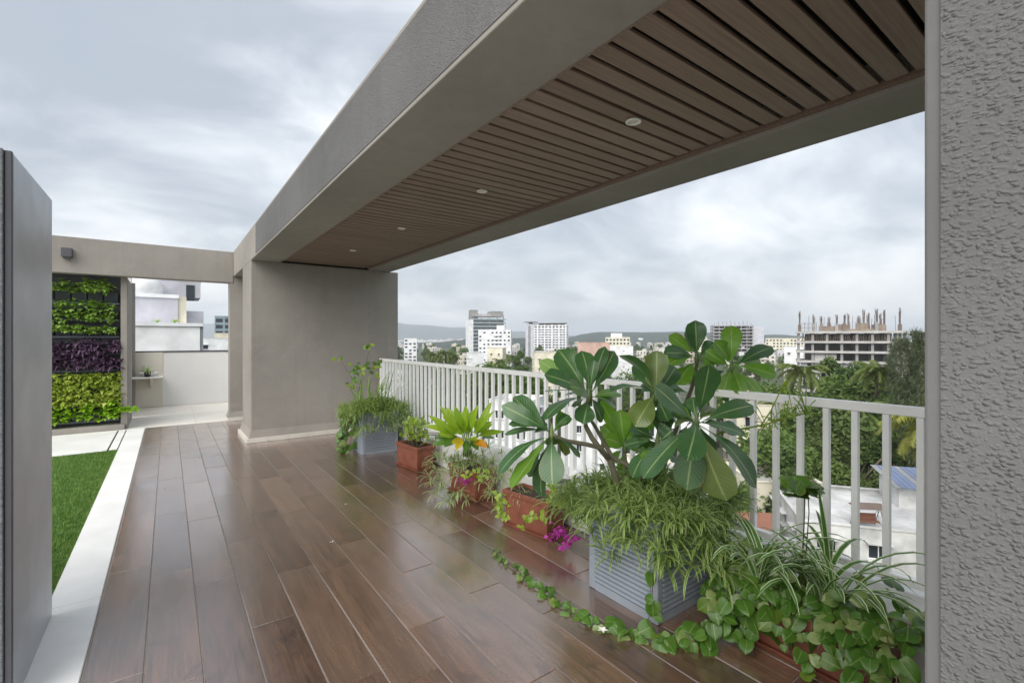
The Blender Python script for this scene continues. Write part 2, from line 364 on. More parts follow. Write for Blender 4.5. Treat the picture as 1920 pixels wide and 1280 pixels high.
offs = [-.40, .62, .33, -.33, .20, .06, .39, -.25, .5, .1, -.42, .3, -.1, .55, .15, -.3]
r1 = random.Random(3)
for k in range(16):
    x0 = -.295+k*PW; x1 = min(x0+PW, 2.975); w = x1-x0
    if w < .03: continue
    y = -3.0+(offs[k] % 1.2)-1.2
    while y < 9.7:
        a, e = max(y, -3.0), min(y+PL, 9.70)
        if e-a > .05:
            key = (round(w, 3), round(e-a, 3))
            if key == (PW, PL): me = full
            else:
                if key not in cache: cache[key] = tile_mesh(w-GAP, e-a-GAP)
                me = cache[key]
            inst('floor_tile', me, floor, (x0+w/2, (a+e)/2, r1.uniform(-.0006, .0006)), (r1.uniform(-.0006, .0006), r1.uniform(-.001, .001), 0))
        y += PL
# ---- pale stone border strip
strip = bpy.data.objects.new('stone_border_strip', None); COL.objects.link(strip); tag(strip, kind='structure')
ys = [-3, -1.1, 1.2, 3.49, 5.8, 8.05, 9.7]
for a, e in zip(ys, ys[1:]): bevbox('border_slab', (-.527, -.3035, a+.0015, e-.0015, -.05, .004), M['white_slab'], .003, 1, strip)
b = MB(); b.box(-.531, -.300, -3, 9.7, -.06, -.006); b.build('slab_bed', M['grout'], strip)
# ---- lawn of artificial turf
b = MB(); b.box(-3.2, -.535, 3.0, 8.04, -.06, -.014); tag(b.build('lawn_bed', M['turf_base']), kind='structure')
b = MB(); r1 = random.Random(11)
for i in range(95000):
    x = -.534-abs(r1.random()**1.5)*1.75; y = r1.uniform(3.1, 8.035); h = r1.uniform(.012, .03); a = r1.uniform(0, 6.283); w = r1.uniform(.0018, .0034)
    dx, dy = math.cos(a), math.sin(a); ln = r1.uniform(.2, .9)*h
    b.add([(x-dy*w, y+dx*w, -.016), (x+dy*w, y-dx*w, -.016), (x+dx*ln, y+dy*ln, -.014+h)], [(0, 1, 2)], [(.2, 0), (.8, 0), (.5, 1)])
tag(b.build('artificial_lawn', M['turf']), 'short bright green artificial turf beside the pale stone strip', 'lawn', kind='stuff')
# ---- pale paving beyond the lawn and round the corner
pav = bpy.data.objects.new('pale_paving', None); COL.objects.link(pav); tag(pav, kind='structure')
for x0, x1 in ((-3.2, -1.9), (-1.897, -.645), (-.625, -.542)): bevbox('paving_slab', (x0, x1, 8.053, 9.70, -.05, .002), M['white_slab'], .003, 1, pav)
b = MB(); b.box(-3.2, -.53, 8.045, 9.71, -.055, -.012); b.build('drain_slot', M['gap_shade'], pav)
xs = [-3.2, -2.0, -.8, .4, 1.6, 2.8, 3.9]; yy = [9.704, 10.45, 11.2, 11.95, 12.60]
for x0, x1 in zip(xs, xs[1:]):
    for a, e in zip(yy, yy[1:]): bevbox('paving_slab', (x0+.0012, x1-.0012, a+.0012, e-.0012, -.05, .001), M['far_tile'], .002, 1, pav)
b = MB(); b.box(-3.2, 3.0, 9.702, 12.6, -.055, -.004); b.build('paving_bed', M['grout'], pav)

for (x0, x1, a, e_) in ((-9, -.532, -9, 2.998), (-9, -3.203, 3.001, 12.52), (-.53, 3.0, -9, -3.004)): bevbox('terrace_screed', (x0, x1, a, e_, -.058, .003), M['far_tile'], .002, 1, pav)
# ---- canopy: beams, light-blocking roof slab, boarded ceiling
FX, ZS, ZT = .935, 2.55, 2.99
can = thing('canopy', 'long grey plastered canopy with a boarded brown ceiling over the terrace edge', 'canopy', (1.9, 3.7, ZS))
def rough_beam():
    # fascia with smooth margins and a textured field set 2 mm proud
    bevbox('inner_beam', (FX, 1.315, -.75, 9.86, ZS, ZT), M['stucco'], .006, 2, can)
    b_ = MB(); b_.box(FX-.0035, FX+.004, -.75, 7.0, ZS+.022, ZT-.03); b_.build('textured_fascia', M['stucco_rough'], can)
rough_beam()
bevbox('outer_beam', (2.60, 2.96, -.75, 7.45, ZS, ZT-.002), M['stucco'], .006, 2, can)
b = MB(); b.box(1.316, 2.599, -.74, 7.449, ZS+.16, ZT-.06); b.build('light_block_slab', M['gap_shade'], can)  # unseen slab added to block skylight above the ceiling boards
slm = MB(); L2 = (2.545-1.352)/2; slm.box(-L2, L2, -.0420, .0420, -.008, .008); slme = bevmesh('ceiling_board', slm, M['slat'], .0025, 1)
y = .18
while y < 7.42:
    inst('ceiling_board', slme, can, (1.352+L2, y+.0525, ZS+.036), keep=True); y += .1045
for (x0, x1) in ((1.3165, 1.350), (2.575, 2.5985)): bevbox('ceiling_trim', (x0, x1, .1, 7.447, ZS+.02, ZS+.055), M['slat'], .002, 1, can)
for (x, y) in ((1.944, 1.588), (1.93, 3.02), (1.92, 4.52), (1.90, 6.02)):
    dl = thing('downlight', {1.588: 'round white downlight in the ceiling, largest and nearest', 3.02: 'round white downlight, second from the near column', 4.52: 'small round white downlight, third from the near column', 6.02: 'tiny round white downlight nearest to the far end wall'}[y], 'downlight', (x, y, ZS+.02), 'recessed downlights in the boarded ceiling')
    m_ = MB(); m_.lathe([(.030, .012), (.030, .004), (.0405, .003), (.041, -.002), (.036, -.0045), (.0275, -.003), (.027, .010)], (x, y, ZS+.022), 28); m_.build('trim_ring', M['lamp_white'], dl, True)
    m_ = MB(); m_.lathe([(.0265, .002), (.02, -.001), (.008, -.0015), (.0005, -.0015)], (x, y, ZS+.024), 24); m_.build('lens', M['beige_wall'], dl, True)

# ---- end wall of the canopy and the pier behind it
def skirting(parent, x0, x1, y, n, face=-1):
    w = (x1-x0)/n
    for i in range(n): bevbox('skirting_tile', (x0+i*w+.001, x0+(i+1)*w-.001, y-.028, y+.01, 0.001, .062), M['skirt'], .002, 1, parent)
ew = thing('end_wall', 'broad smooth grey plaster wall closing the far end of the canopy', 'wall', (2, 7.9, 0))
b = MB(); prof = [(0, .062), (-.004, .2), (.0, .25)]
b.box(FX, 3.10, 7.45, 8.35, 0, ZS+.002); me = bevmesh('wall_body', b, M['stucco'], .008, 2); par(inst('wall_body', me), ew)
b2 = MB(); b2.box(1.318, 2.94, 7.452, 8.34, ZS+.003, ZT-.07); b2.build('light_block_infill', M['gap_shade'], ew)  # dark infill added above the wall to stop skylight leaking in
# flared plaster plinth
b = MB(); x0, x1, y0, y1 = FX, 3.10, 7.45, 8.35; d = .032
b.add([(x0-d,y0-d,.063),(x1+d,y0-d,.063),(x1+d,y1+d,.063),(x0-d,y1+d,.063),(x0-.001,y0-.001,.17),(x1+.001,y0-.001,.17),(x1+.001,y1+.001,.17),(x0-.001,y1+.001,.17)],
      [(0,1,5,4),(1,2,6,5),(2,3,7,6),(3,0,4,7),(0,3,2,1)]); b.build('plinth', M['stucco'], ew)
skirting(ew, FX-.055, 2.495, 7.43, 6)
for i in range(3): bevbox('skirting_tile', (FX-.068, FX-.0, 7.43+i*.3, 7.728+i*.3, .001, .062), M['skirt'], .002, 1, ew)
pr = thing('corner_pier', 'dark grey plaster pier standing behind the end wall at the corner', 'pier', (1.05, 9.75, 0))
bevbox('shaft', (.875, 1.55, 9.632, 9.845, .062, ZS+.001), M['stucco'], .008, 2, pr)
b = MB(); x0, x1, y0, y1 = .875, 1.55, 9.62, 9.85
b.add([(x0-d,y0-d,.063),(x1,y0-d,.063),(x1,y1+d,.063),(x0-d,y1+d,.063),(x0-.001,y0-.001,.17),(x1,y0-.001,.17),(x1,y1+.001,.17),(x0-.001,y1+.001,.17)],
      [(0,1,5,4),(1,2,6,5),(2,3,7,6),(3,0,4,7),(0,3,2,1)]); b.build('plinth', M['stucco'], pr)
skirting(pr, .845, 1.55, 9.60, 3)
# ---- near wall with textured face
nw = thing('near_wall', 'rough textured grey plaster wall end filling the right edge', 'wall', (1.8, -.3, 0))
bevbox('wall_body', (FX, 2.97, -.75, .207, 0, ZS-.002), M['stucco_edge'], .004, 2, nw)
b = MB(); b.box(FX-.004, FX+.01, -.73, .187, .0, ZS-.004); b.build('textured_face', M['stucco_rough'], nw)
# ---- cross beam over the passage
cb = thing('cross_beam', 'grey plaster beam spanning the passage in front of the green wall', 'beam', (-1, 9.7, 2.44))
bevbox('beam_body', (-3.2, FX-.001, 9.62, 9.86, 2.44, 2.985), M['stucco'], .008, 2, cb)
wl = thing('wall_lamp', 'small dark grey box wall lamp on the cross beam', 'lamp', (-1.21, 9.6, 2.7))
b = MB(); b.box(-1.275, -1.155, 9.50, 9.619, 2.665, 2.80); par(inst('housing', bevmesh('housing', b, M['lamp_grey'], .006, 2)), wl)
b = MB(); b.box(-1.255, -1.175, 9.52, 9.60, 2.640, 2.664); b.build('lamp_lens', M['lamp_grey'], wl)
# ---- clad pillar at the left edge
cp = thing('clad_pillar', 'tall grey metal clad pillar with a rough stone front at the left edge', 'pillar', (-.9, 3.0, 0))
bevbox('metal_side', (-.56, -.49, 2.645, 3.41, .006, 2.178), M['cladding'], .004, 1, cp)
bevbox('rear_core', (-1.6, -.562, 2.70, 3.40, .0, 2.172), M['cladding'], .004, 1, cp)
bevbox('stone_front', (-1.6, -.512, 2.612, 2.688, 0.006, 2.183), M['granite'], .003, 1, cp)
bevbox('corner_strip', (-.510, -.4895, 2.622, 2.643, .006, 2.18), M['lamp_grey'], .002, 1, cp)
# ---- kerb under the railing
kb = thing('kerb_wall', 'low white kerb wall carrying the railing', 'kerb', (2.75, 3.8, 0))
bevbox('kerb_body', (2.505, 2.99, .208, 7.418, .0, .27), M['kerb'], .012, 2, kb)
# ---- railing in two panels
barm = MB(); barm.box(-.0165, .0165, -.0145, .0145, .30, 1.09); barme = bevmesh('bar', barm, M['rail'], .0025, 1)
postm = MB(); postm.box(-.024, .024, -.024, .024, .271, 1.09); postme = bevmesh('post', postm, M['rail'], .003, 1)
def railing(y0, y1, n, label):
    t = thing('railing', label, 'railing', (2.79, (y0+y1)/2, .27), 'white railing panels')
    bevbox('top_rail', (2.765, 2.815, y0, y1, 1.09, 1.135), M['rail'], .003, 1, t)
    bevbox('bottom_rail', (2.772, 2.808, y0+.03, y1-.03, .30, .335), M['rail'], .003, 1, t)
    p = (y1-y0-.06)/n
    for i in range(n+1):
        o = inst('post' if i in (0, n) else 'bar', postme if i in (0, n) else barme, None, (2.79, y0+.03+i*p, 0)); par(o, t)
railing(.215, 2.955, 21, 'cream painted metal railing panel behind the frangipani, nearest to the near wall')
railing(3.00, 7.415, 35, 'long cream painted metal railing panel running to the far end wall')

# ================================================================== far left corner: parapet, wash ledge
pp = thing('parapet_wall', 'white parapet wall at the end of the passage', 'wall', (.5, 12.6, 0))
bevbox('parapet_body', (-3.0, 3.0, 12.55, 12.72, 0.002, 1.165), M['white_wall'], .006, 1, pp)
bevbox('coping', (-3.0, 3.0, 12.53, 12.74, 1.1655, 1.19), M['lamp_grey'], .003, 1, pp)
bevbox('splashback', (-.64, -.09, 12.53, 12.549, .004, 1.163), M['beige_wall'], .003, 1, pp)
lg = thing('wash_ledge', 'pale wash basin ledge fixed to the white parapet', 'ledge', (-.35, 12.3, .65))
bevbox('slab', (-.66, -.085, 12.10, 12.529, .640, .668), M['white_slab'], .004, 1, lg)
b = MB(); b.add([(-.30,12.12,.639),(-.26,12.12,.639),(-.26,12.528,.639),(-.30,12.528,.639),(-.30,12.528,.40),(-.26,12.528,.40)], [(0,1,2,3),(0,4,5,1),(0,3,4),(1,5,2),(2,5,4,3)]); b.build('bracket', M['beige_wall'], lg)
bs = thing('wash_basin', 'shallow white porcelain basin on the wash ledge', 'basin', (-.33, 12.35, .668))
b = MB(); b.lathe([(.06,.0),(.10,.01),(.165,.075),(.175,.082),(.168,.085),(.15,.075),(.08,.02),(.01,.015)], (-.33, 12.33, .669), 24); b.build('bowl', M['porcelain'], bs, True)
b = MB(); b.tube([(-.40,12.50,.67),(-.40,12.50,.86),(-.40,12.47,.885),(-.39,12.40,.88)], .011, 8); b.tube([(-.40,12.50,.87),(-.44,12.5,.90)], .007, 6); tag(b.build('tap', M['steel'], None, True), 'chrome tap behind the basin on the ledge', 'tap')
# jamb posts between green wall and passage
jb = thing('jamb_post', 'narrow grey plaster jamb at the right of the green wall', 'post', (-.56, 9.8, 0))
bevbox('shaft', (-.612, -.53, 9.78, 11.0, .0, 2.439), M['stucco'], .004, 1, jb)
jb = thing('jamb_post', 'thin grey frame post between the green wall and the open sky', 'post', (-.47, 9.8, 0))
bevbox('shaft', (-.60, -.548, 12.40, 12.529, .0, 2.60), M['stucco'], .004, 1, jb)
b = MB(); b.box(-.74, -.603, 12.2, 12.52, 1.19, 2.7); tag(b.build('boundary_wall', M['white_wall']), 'narrow white wall strip seen beside the green wall jamb', 'wall')
b = MB(); b.box(-.9, -.60, 11.2, 12.525, .001, 1.16); tag(b.build('side_wall', M['beige_wall']), 'low beige side wall left of the wash ledge', 'wall')

# ================================================================== green wall
gw = thing('green_wall', 'vertical garden rack of dark pockets behind the lawn', 'vertical garden', (-1.3, 9.95, 0))
b = MB(); b.box(-3.0, -.614, 10.02, 10.08, .0, 2.75); b.build('backing', M['lamp_grey'], gw)
bevbox('trough', (-3.0, -.56, 9.72, 9.995, .002, .085), M['stucco'], .004, 1, gw)
pk = MB(); w = .088
pk.add([(-w,-.0,0),(w,-.0,0),(w,.10,0),(-w,.10,0),(-w,-.04,.15),(w,-.04,.15),(w,.10,.15),(-w,.10,.15)], [(0,3,2,1),(0,1,5,4),(1,2,6,5),(2,3,7,6),(3,0,4,7),(4,5,6,7)])
pkme = bevmesh('pocket', pk, M['pocket'], .004, 1)
ROWS = [.16, .42, .69, .96, 1.23, 1.50, 1.77, 2.04]
for zi, z in enumerate(ROWS):
    bevbox('rail_strip', (-2.4, -.64, 9.955, 10.0, z-.035, z-.003), M['planter_grey'], .002, 1, gw)
    for i in range(9): par(inst('pocket', pkme, None, (-.74-i*.188, 9.91, z)), gw)
def leaf_quad(mb, p, d, L, W, up=Vector((0, 0, 1)), mi=0, curl=.25):
    d = d.normalized(); s_ = d.cross(up)
    if s_.length < .05: s_ = d.cross(Vector((1, 0, 0)))
    s_.normalize(); n_ = s_.cross(d)
    a = p; m1 = p+d*L*.5+n_*L*curl*.4; e = p+d*L-n_*L*curl*.3
    mb.add([a, p+d*L*.45+s_*W*.5+n_*L*curl*.55, e, p+d*L*.45-s_*W*.5+n_*L*curl*.55, m1], [(0, 1, 4), (1, 2, 4), (2, 3, 4), (3, 0, 4)], [(.5, 0), (1, .5), (.5, 1), (0, .5), (.5, .5)], mi)
def wall_row(z, mat_, label, n, L, W, droop, right, dens=1., lift=.12, name='wall_plant'):
    b_ = MB(); r_ = random.Random(int(z*1000)); n = int(n*.6); L *= 1.08; W *= 1.1
    for i in range(n):
        px_ = r_.uniform(-2.1, right); cl = noise.noise(Vector((px_*6, z*3, 2.)))
        if cl < .03 and r_.random() < min(1, 1.25*dens): continue
        base = Vector((px_, 9.90-r_.random()*.10-.05*(cl+.3), z+.12+r_.uniform(-droop, lift)+cl*.05))
        a = r_.uniform(-2.7, -.45); d_ = Vector((math.cos(a), math.sin(a), r_.uniform(-.9, .7)))
        for q in range(3):
            a2 = r_.uniform(-.9, .9); dd = Vector((d_.x*math.cos(a2)-d_.y*math.sin(a2), d_.x*math.sin(a2)+d_.y*math.cos(a2), d_.z+r_.uniform(-.4, .4)))
            leaf_quad(b_, base, dd, L*r_.uniform(.7, 1.25), W*r_.uniform(.7, 1.2))
    tag(b_.build(name, mat_, None, True), label, 'plant', 'planting rows of the green wall')
wall_row(2.13, M['wall_green'], 'pale edged green foliage in the top row of the green wall', 1300, .065, .045, .07, -.70, dens=.6, lift=.10)
wall_row(1.80, M['wall_green'], 'leafy green foliage in the second row of the green wall', 2300, .065, .045, .19, -.68, dens=.5, lift=.12)
wall_row(1.475, M['wall_green'], 'narrow band of small green leaves just above the purple rows', 1200, .05, .03, .045, -.68, dens=.2, lift=.05)
wall_row(1.18, M['wall_purple'], 'dark purple foliage in the upper purple row of the green wall', 800, .095, .035, .08, -.64, dens=.4)
wall_row(.93, M['wall_purple'], 'dark purple foliage in the lower purple row of the green wall', 900, .095, .035, .06, -.60, dens=.4)
wall_row(.66, M['wall_lime'], 'yellow green variegated foliage below the purple rows', 1250, .08, .045, .10, -.60, dens=.1)
wall_row(.42, M['wall_lime'], 'cream edged variegated foliage in the second lowest row', 1250, .08, .045, .12, -.60, dens=.2)
wall_row(.19, M['wall_bright'], 'bright green foliage in the lowest row of the green wall', 1000, .07, .05, .14, -.62, dens=.6)
b = MB(); r_ = random.Random(5)
for i in range(170):
    t = r_.random(); p = Vector((-.66+.26*t, 9.72+.1*r_.random(), .30+.05*r_.random()-.02*t)); leaf_quad(b, p, Vector((r_.uniform(-.5, 1), r_.uniform(-1, .3), r_.uniform(-.4, .6))), .06, .042)
tag(b.build('wall_plant', M['wall_bright'], None, True), 'bright green shoot sticking out past the right of the green wall', 'plant', 'planting rows of the green wall')
# ================================================================== planters
def terracotta(cx, cy_, rz, L, W, H, label):
    t = thing('terracotta_planter', label, 'planter', (cx, cy_, .001), 'terracotta window boxes along the kerb', rz)
    def ring(l, w, z): return [(-w/2, -l/2, z), (w/2, -l/2, z), (w/2, l/2, z), (-w/2, l/2, z)]
    def shell(rings, closed=True):
        b_ = MB(); v = [p for r_ in rings for p in r_]
        f = [(i*4+j, i*4+(j+1) % 4, (i+1)*4+(j+1) % 4, (i+1)*4+j) for i in range(len(rings)-1) for j in range(4)]
        f.append((3, 2, 1, 0)); k = (len(rings)-1)*4; f.append((k, k+1, k+2, k+3)); b_.add(v, f); return b_
    k = .88
    for nm, rings, mt, bw in (
        ('body', [ring(L*k, W*k, .018), ring(L*.97, W*.97, H-.035), ring(L*.97, W*.97, H-.01), ring(L*.91, W*.86, H-.012), ring(L*.88, W*.8, H-.05)], M['terracotta'], .008),
        ('rim', [ring(L*.975, W*.975, H-.042), ring(L*1.02, W*1.03, H-.036), ring(L*1.03, W*1.04, H-.004), ring(L*1.0, W*1.0, H), ring(L*.93, W*.88, H), ring(L*.91, W*.84, H-.025)], M['terracotta'], .003),
        ('tray', [ring(L*.98, W*1.0, 0), ring(L*1.04, W*1.1, .022), ring(L*1.035, W*1.095, .026), ring(L*.95, W*.98, .016)], M['terracotta'], .004),
        ('soil', [ring(L*.88, W*.8, H-.06), ring(L*.905, W*.84, H-.022)], M['soil'], .002)):
        me = bevmesh(nm, shell(rings), mt, bw, 2); o = inst(nm, me, t)
    return t
terracotta(2.365, .88, 0, .56, .23, .27, 'terracotta planter under the pothos leaves in the near right corner')
terracotta(2.265, 2.80, .17, .46, .22, .275, 'terracotta planter with magenta blossom beside the large ribbed grey planter')
terracotta(2.29, 3.76, .05, .46, .23, .265, 'terracotta planter holding the lime green leafed plant')
terracotta(2.265, 4.95, .12, .46, .23, .265, 'farthest terracotta planter, next to the far grey planter')
def grey_planter(cx, cy_, rz, S, H, label):
    t = thing('ribbed_planter', label, 'planter', (cx, cy_, .001), 'square ribbed grey planters', rz); h = S/2
    b_ = MB(); b_.box(-h+.012, h-.012, -h+.012, h-.012, .004, H-.05); b_.build('body', M['planter_grey'], t, keep=False)
    b_ = MB(); b_.box(-.0225, .0225, -.0225, .0225, .0, H-.06); me = bevmesh('corner_post', b_, M['planter_grey'], .006, 2)
    for sx in (-1, 1):
        for sy in (-1, 1): inst('corner_post', me, t, (sx*(h-.0225), sy*(h-.0225), 0))
    b_ = MB()
    for (x0, x1, y0, y1) in ((-h-.006, h+.006, -h-.006, -h+.03), (-h-.006, h+.006, h-.03, h+.006), (-h-.006, -h+.03, -h+.03, h-.03), (h-.03, h+.006, -h+.03, h-.03)): b_.box(x0, x1, y0, y1, H-.06, H)
    inst('rim', bevmesh('rim', b_, M['planter_grey'], .004, 1), t)
    b_ = MB()
    for (x0, x1, y0, y1) in ((-h+.045, h-.045, -h+.003, -h+.02), (-h+.045, h-.045, h-.02, h-.003), (-h+.003, -h+.02, -h+.045, h-.045), (h-.02, h-.003, -h+.045, h-.045)): b_.box(x0, x1, y0, y1, .0, .045)
    b_.build('base_band', M['planter_grey'], t, keep=False)
    b_ = MB(); b_.box(-h+.03, h-.03, -h+.03, h-.03, H-.06, H-.025); b_.build('soil', M['soil'], t, keep=False)
    n = int((H-.12)/.0262); w = h-.045; rb = MB()
    rb.add([(-w, .012, 0), (w, .012, 0), (w, -.0035, .005), (-w, -.0035, .005), (-w, -.0015, .0185), (w, -.0015, .0185), (w, .012, .0225), (-w, .012, .0225)], [(0, 1, 2, 3), (3, 2, 5, 4), (4, 5, 6, 7), (0, 3, 4, 7), (1, 6, 5, 2)])
    me = rb.mesh('rib', M['planter_grey'])
    for a in range(4):
        for i in range(n):
            an = a*math.pi/2; o = inst('rib', me, t, (math.sin(an)*h, -math.cos(an)*h, .05+i*.0262), (0, 0, an))
    return t
grey_planter(2.232, 1.715, 0, .48, .52, 'large ribbed grey planter with the frangipani, close to the camera')
grey_planter(2.19, 6.02, -.06, .46, .52, 'ribbed grey planter standing far back by the end wall')

# ================================================================== plants
def leaf_obj(name, B, T, W, up, mat_, parent, shape='obovate', arch=.12, fold=.16, pet=.12, seg=10, rngs=None, ripple=.0):
    """one leaf blade from base B to tip T; up = the way its upper face looks"""
    B, T = Vector(B), Vector(T); d = T-B; L = d.length; d.normalize()
    n_ = (up-d*up.dot(d))
    n_ = n_.normalized() if n_.length > .03 else d.orthogonal().normalized()
    s_ = d.cross(n_).normalized(); vv = []; uv = []; ff = []
    for i in range(seg+1):
        t = i/seg
        if shape == 'obovate':
            if t < pet: w = .035
            else:
                q = (t-pet)/(1-pet); w = .05+.95*(math.sin(min(1, q/.68)*math.pi/2)**1.35 if q < .68 else math.sqrt(max(0, 1-((q-.68)/.32)**2.1)))
        else:
            q = max(0, (t-pet)/(1-pet)); w = .06+.94*(math.sin(min(1, q/.42)*math.pi/2) if q < .42 else math.cos((q-.42)/.58*math.pi/2)**.9)
            if i == seg: w = .02
        w *= W*.5
        c = B+d*(L*t)+n_*(L*arch*4*t*(1-t)*(1-.3*t))
        rp = ripple*W*math.sin(t*17+W*300)
        for u, fo in ((-1, 1), (-.52, .42), (0, 0), (.52, .42), (1, 1)):
            vv.append(c+s_*(u*w)+n_*(fold*w*fo*1.2-abs(u)**3*w*.12+rp*u*abs(u))); uv.append((.5+.5*u, t))
    for i in range(seg):
        for j in range(4): ff.append((i*5+j, i*5+j+1, (i+1)*5+j+1, (i+1)*5+j))
    b_ = MB(); b_.add(vv, ff, uv); o = b_.build(name, mat_, parent, True); return o
def P5(cx, cy_, D): return at(900+cx/3.048, 580+cy_/3.048, D)
CAMV = Vector((0, 0, EYE))
pl = thing('frangipani', 'large frangipani with broad dark green leaves in the near grey planter', 'plant', (2.23, 1.72, .5))
ros = [ # centre (crop), depth, young?, leaf tips
 ((410, 705), 2.55, 0, [(125,548,.0,.10),(190,500,.03,.115),(165,655,-.02,.075),(105,940,-.10,.10),(178,1018,-.16,.115),(275,955,.05,.10),(412,1003,-.16,.135),(350,1068,.02,.12),(572,850,-.06,.115),(300,640,.12,.09),(500,600,.14,.09),(140,712,.10,.05)]),
 ((622, 490), 2.72, 0, [(365,632,-.16,.135),(590,655,-.12,.115),(338,292,.06,.10),(368,372,-.10,.12),(448,228,.10,.15),(582,236,.06,.125),(372,470,-.14,.10),(716,212,.10,.085),(655,290,.0,.07),(768,238,.14,.11),(700,640,.05,.10),(515,440,-.22,.12),(800,480,.10,.10)]),
 ((1005, 490), 2.66, 0, [(796,262,-.02,.135),(1012,236,.02,.135),(745,468,-.10,.095),(900,300,.16,.12),(1120,330,.14,.11),(885,668,-.12,.14),(1075,640,-.05,.10),(1180,470,.1,.10),(940,660,.12,.11)]),
 ((1238, 640), 2.32, 0, [(1000,438,-.02,.135),(1312,312,-.03,.15),(1560,548,.04,.115),(1512,712,-.08,.145),(1578,1022,-.10,.14),(1408,1092,-.04,.175),(1180,1032,-.02,.15),(1182,864,-.20,.135),(930,965,-.02,.125),(1330,560,.14,.10),(1120,560,.16,.10),(1290,880,.10,.13)]),
 ((1240, 275), 3.02, 1, [(1230,62,.0,.13),(1080,148,.02,.095),(1048,250,-.08,.115),(1345,190,.05,.10),(1060,335,-.14,.11),(1120,430,-.10,.12),(1340,330,.02,.10),(1170,170,.12,.10),(1300,420,.05,.10)]),
 ((1440, 325), 2.95, 1, [(1436,92,.02,.125),(1340,180,.0,.11),(1672,214,.0,.12),(1695,380,-.10,.10),(1610,518,-.05,.12),(1500,490,-.14,.09),(1388,486,-.05,.13),(1455,548,.02,.13),(1310,268,.12,.10),(1560,300,.14,.09)]),
 ((828, 790), 2.86, 1, [(690,520,.0,.10),(800,572,-.02,.125),(905,630,.03,.10),(715,735,-.1,.10),(985,615,.06,.11),(700,660,.1,.10),(930,770,-.10,.08),(760,650,.14,.09)]),
 ((1015, 745), 2.62, 0, [(870,960,-.05,.135),(1100,690,-.05,.14),(965,880,-.1,.12),(1120,860,.0,.12),(900,760,.1,.1),(1050,620,.12,.11)]),
]
rl = random.Random(21)
for (c, D, young, tips) in ros:
    C = P5(c[0], c[1], D)
    for q in range(6): a_ = rl.uniform(0, 6.283); l_ = rl.uniform(70, 190); tips = tips+[(c[0]+math.cos(a_)*l_, c[1]+math.sin(a_)*l_, rl.uniform(.02, .2), rl.uniform(.05, .11))]
    for (tx, ty, dd, W) in tips:
        T = P5(tx, ty, D+dd); out = (T-C)
        B = C+out.normalized()*.012+Vector((0, 0, rl.uniform(-.02, .015)))
        up = Vector((0, 0, 1.0))*(.9 if T.z < C.z+.05 else .35)+(CAMV-C).normalized()*(1.15 if young else (.8 if dd > .05 else .6))+Vector((rl.uniform(-.5, .5), rl.uniform(-.5, .5), rl.uniform(-.1, .3)))
        leaf_obj('leaf', B, T, W*1.0, up, M['plumeria_young'] if (young and rl.random() < .8) or (not young and rl.random() < .12 and W < .13) else M['plumeria'], pl, 'obovate', rl.uniform(.0, .17), rl.uniform(.08, .34), .13 if W > .08 else .2, 11, ripple=rl.uniform(.01, .05))
b = MB()
def br(pts, r0, r1_): # pts in crop coords + depth
    q = [P5(*p) for p in pts]; n = len(q); b.tube(q, [r0+(r1_-r0)*i/(n-1) for i in range(n)], 9)
br([(820, 1130, 2.72), (800, 1050, 2.70), (775, 960, 2.68), (742, 862, 2.66), (690, 800, 2.66), (640, 735, 2.68), (604, 665, 2.70), (606, 580, 2.72), (622, 492, 2.72)], .021, .011)
br([(742, 862, 2.66), (690, 790, 2.63), (600, 768, 2.6), (500, 752, 2.57), (440, 730, 2.555), (410, 705, 2.55)], .014, .010)
br([(1000, 1120, 2.72), (905, 940, 2.70), (830, 880, 2.70), (760, 850, 2.70), (715, 770, 2.74), (665, 680, 2.78), (640, 640, 2.8)], .017, .010)
br([(990, 1100, 2.74), (985, 985, 2.70), (1040, 860, 2.62), (1120, 775, 2.5), (1190, 710, 2.4), (1238, 645, 2.32)], .020, .012)
br([(1010, 930, 2.68), (1000, 840, 2.64), (1012, 760, 2.62), (1030, 650, 2.64), (1005, 490, 2.66)], .015, .010)
br([(1020, 1000, 2.80), (1070, 830, 2.86), (1150, 600, 2.95), (1210, 450, 3.0), (1235, 360, 3.02), (1240, 275, 3.02)], .015, .010)
br([(1150, 600, 2.95), (1280, 480, 2.95), (1400, 400, 2.95), (1440, 325, 2.95)], .011, .009)
br([(860, 960, 2.78), (835, 900, 2.84), (828, 790, 2.86)], .011, .008)
b.build('trunk', M['bark'], pl, True)
for (c, D, young, tips) in ros: C = P5(c[0], c[1], D); b = MB(); b.tube([C-Vector((0, 0, .035)), C-Vector((0, 0, .01)), C+Vector((0, 0, .03)), C+Vector((0, 0, .05))], [.011, .0125, .008, .001], 8); b.build('shoot_tip', M['stem'], pl, True)
b = MB(); q = [at(x, y, D) for x, y, D in ((1345, 812, 2.5), (1395, 803, 2.45), (1430, 797, 2.42), (1470, 785, 2.4), (1520, 772, 2.38))]
b.tube(q, [.006, .0055, .005, .004, .002], 6); rs = random.Random(4)
for i in range(46):
    p = q[2].lerp(q[4], rs.random()); e = p+Vector((rs.uniform(-.05, .09), rs.uniform(-.05, .06), rs.uniform(-.05, .12))); b.tube([p, p.lerp(e, .6)+Vector((0, 0, .008)), e], [.0022, .002, .0036], 5)
q2 = [at(x, y, D) for x, y, D in ((1425, 800, 2.42), (1445, 770, 2.42), (1462, 735, 2.42), (1470, 720, 2.42))]; b.tube(q2, [.004, .0035, .003, .002], 5)
b.build('flower_stalk', M['lime_small'], pl, True)
b = MB()
for i in range(10): leaf_quad(b, q2[-1]+Vector((0, 0, -.02)), Vector((rs.uniform(-.6, .9), rs.uniform(-.6, .6), rs.uniform(-.6, .9))), .055, .016)
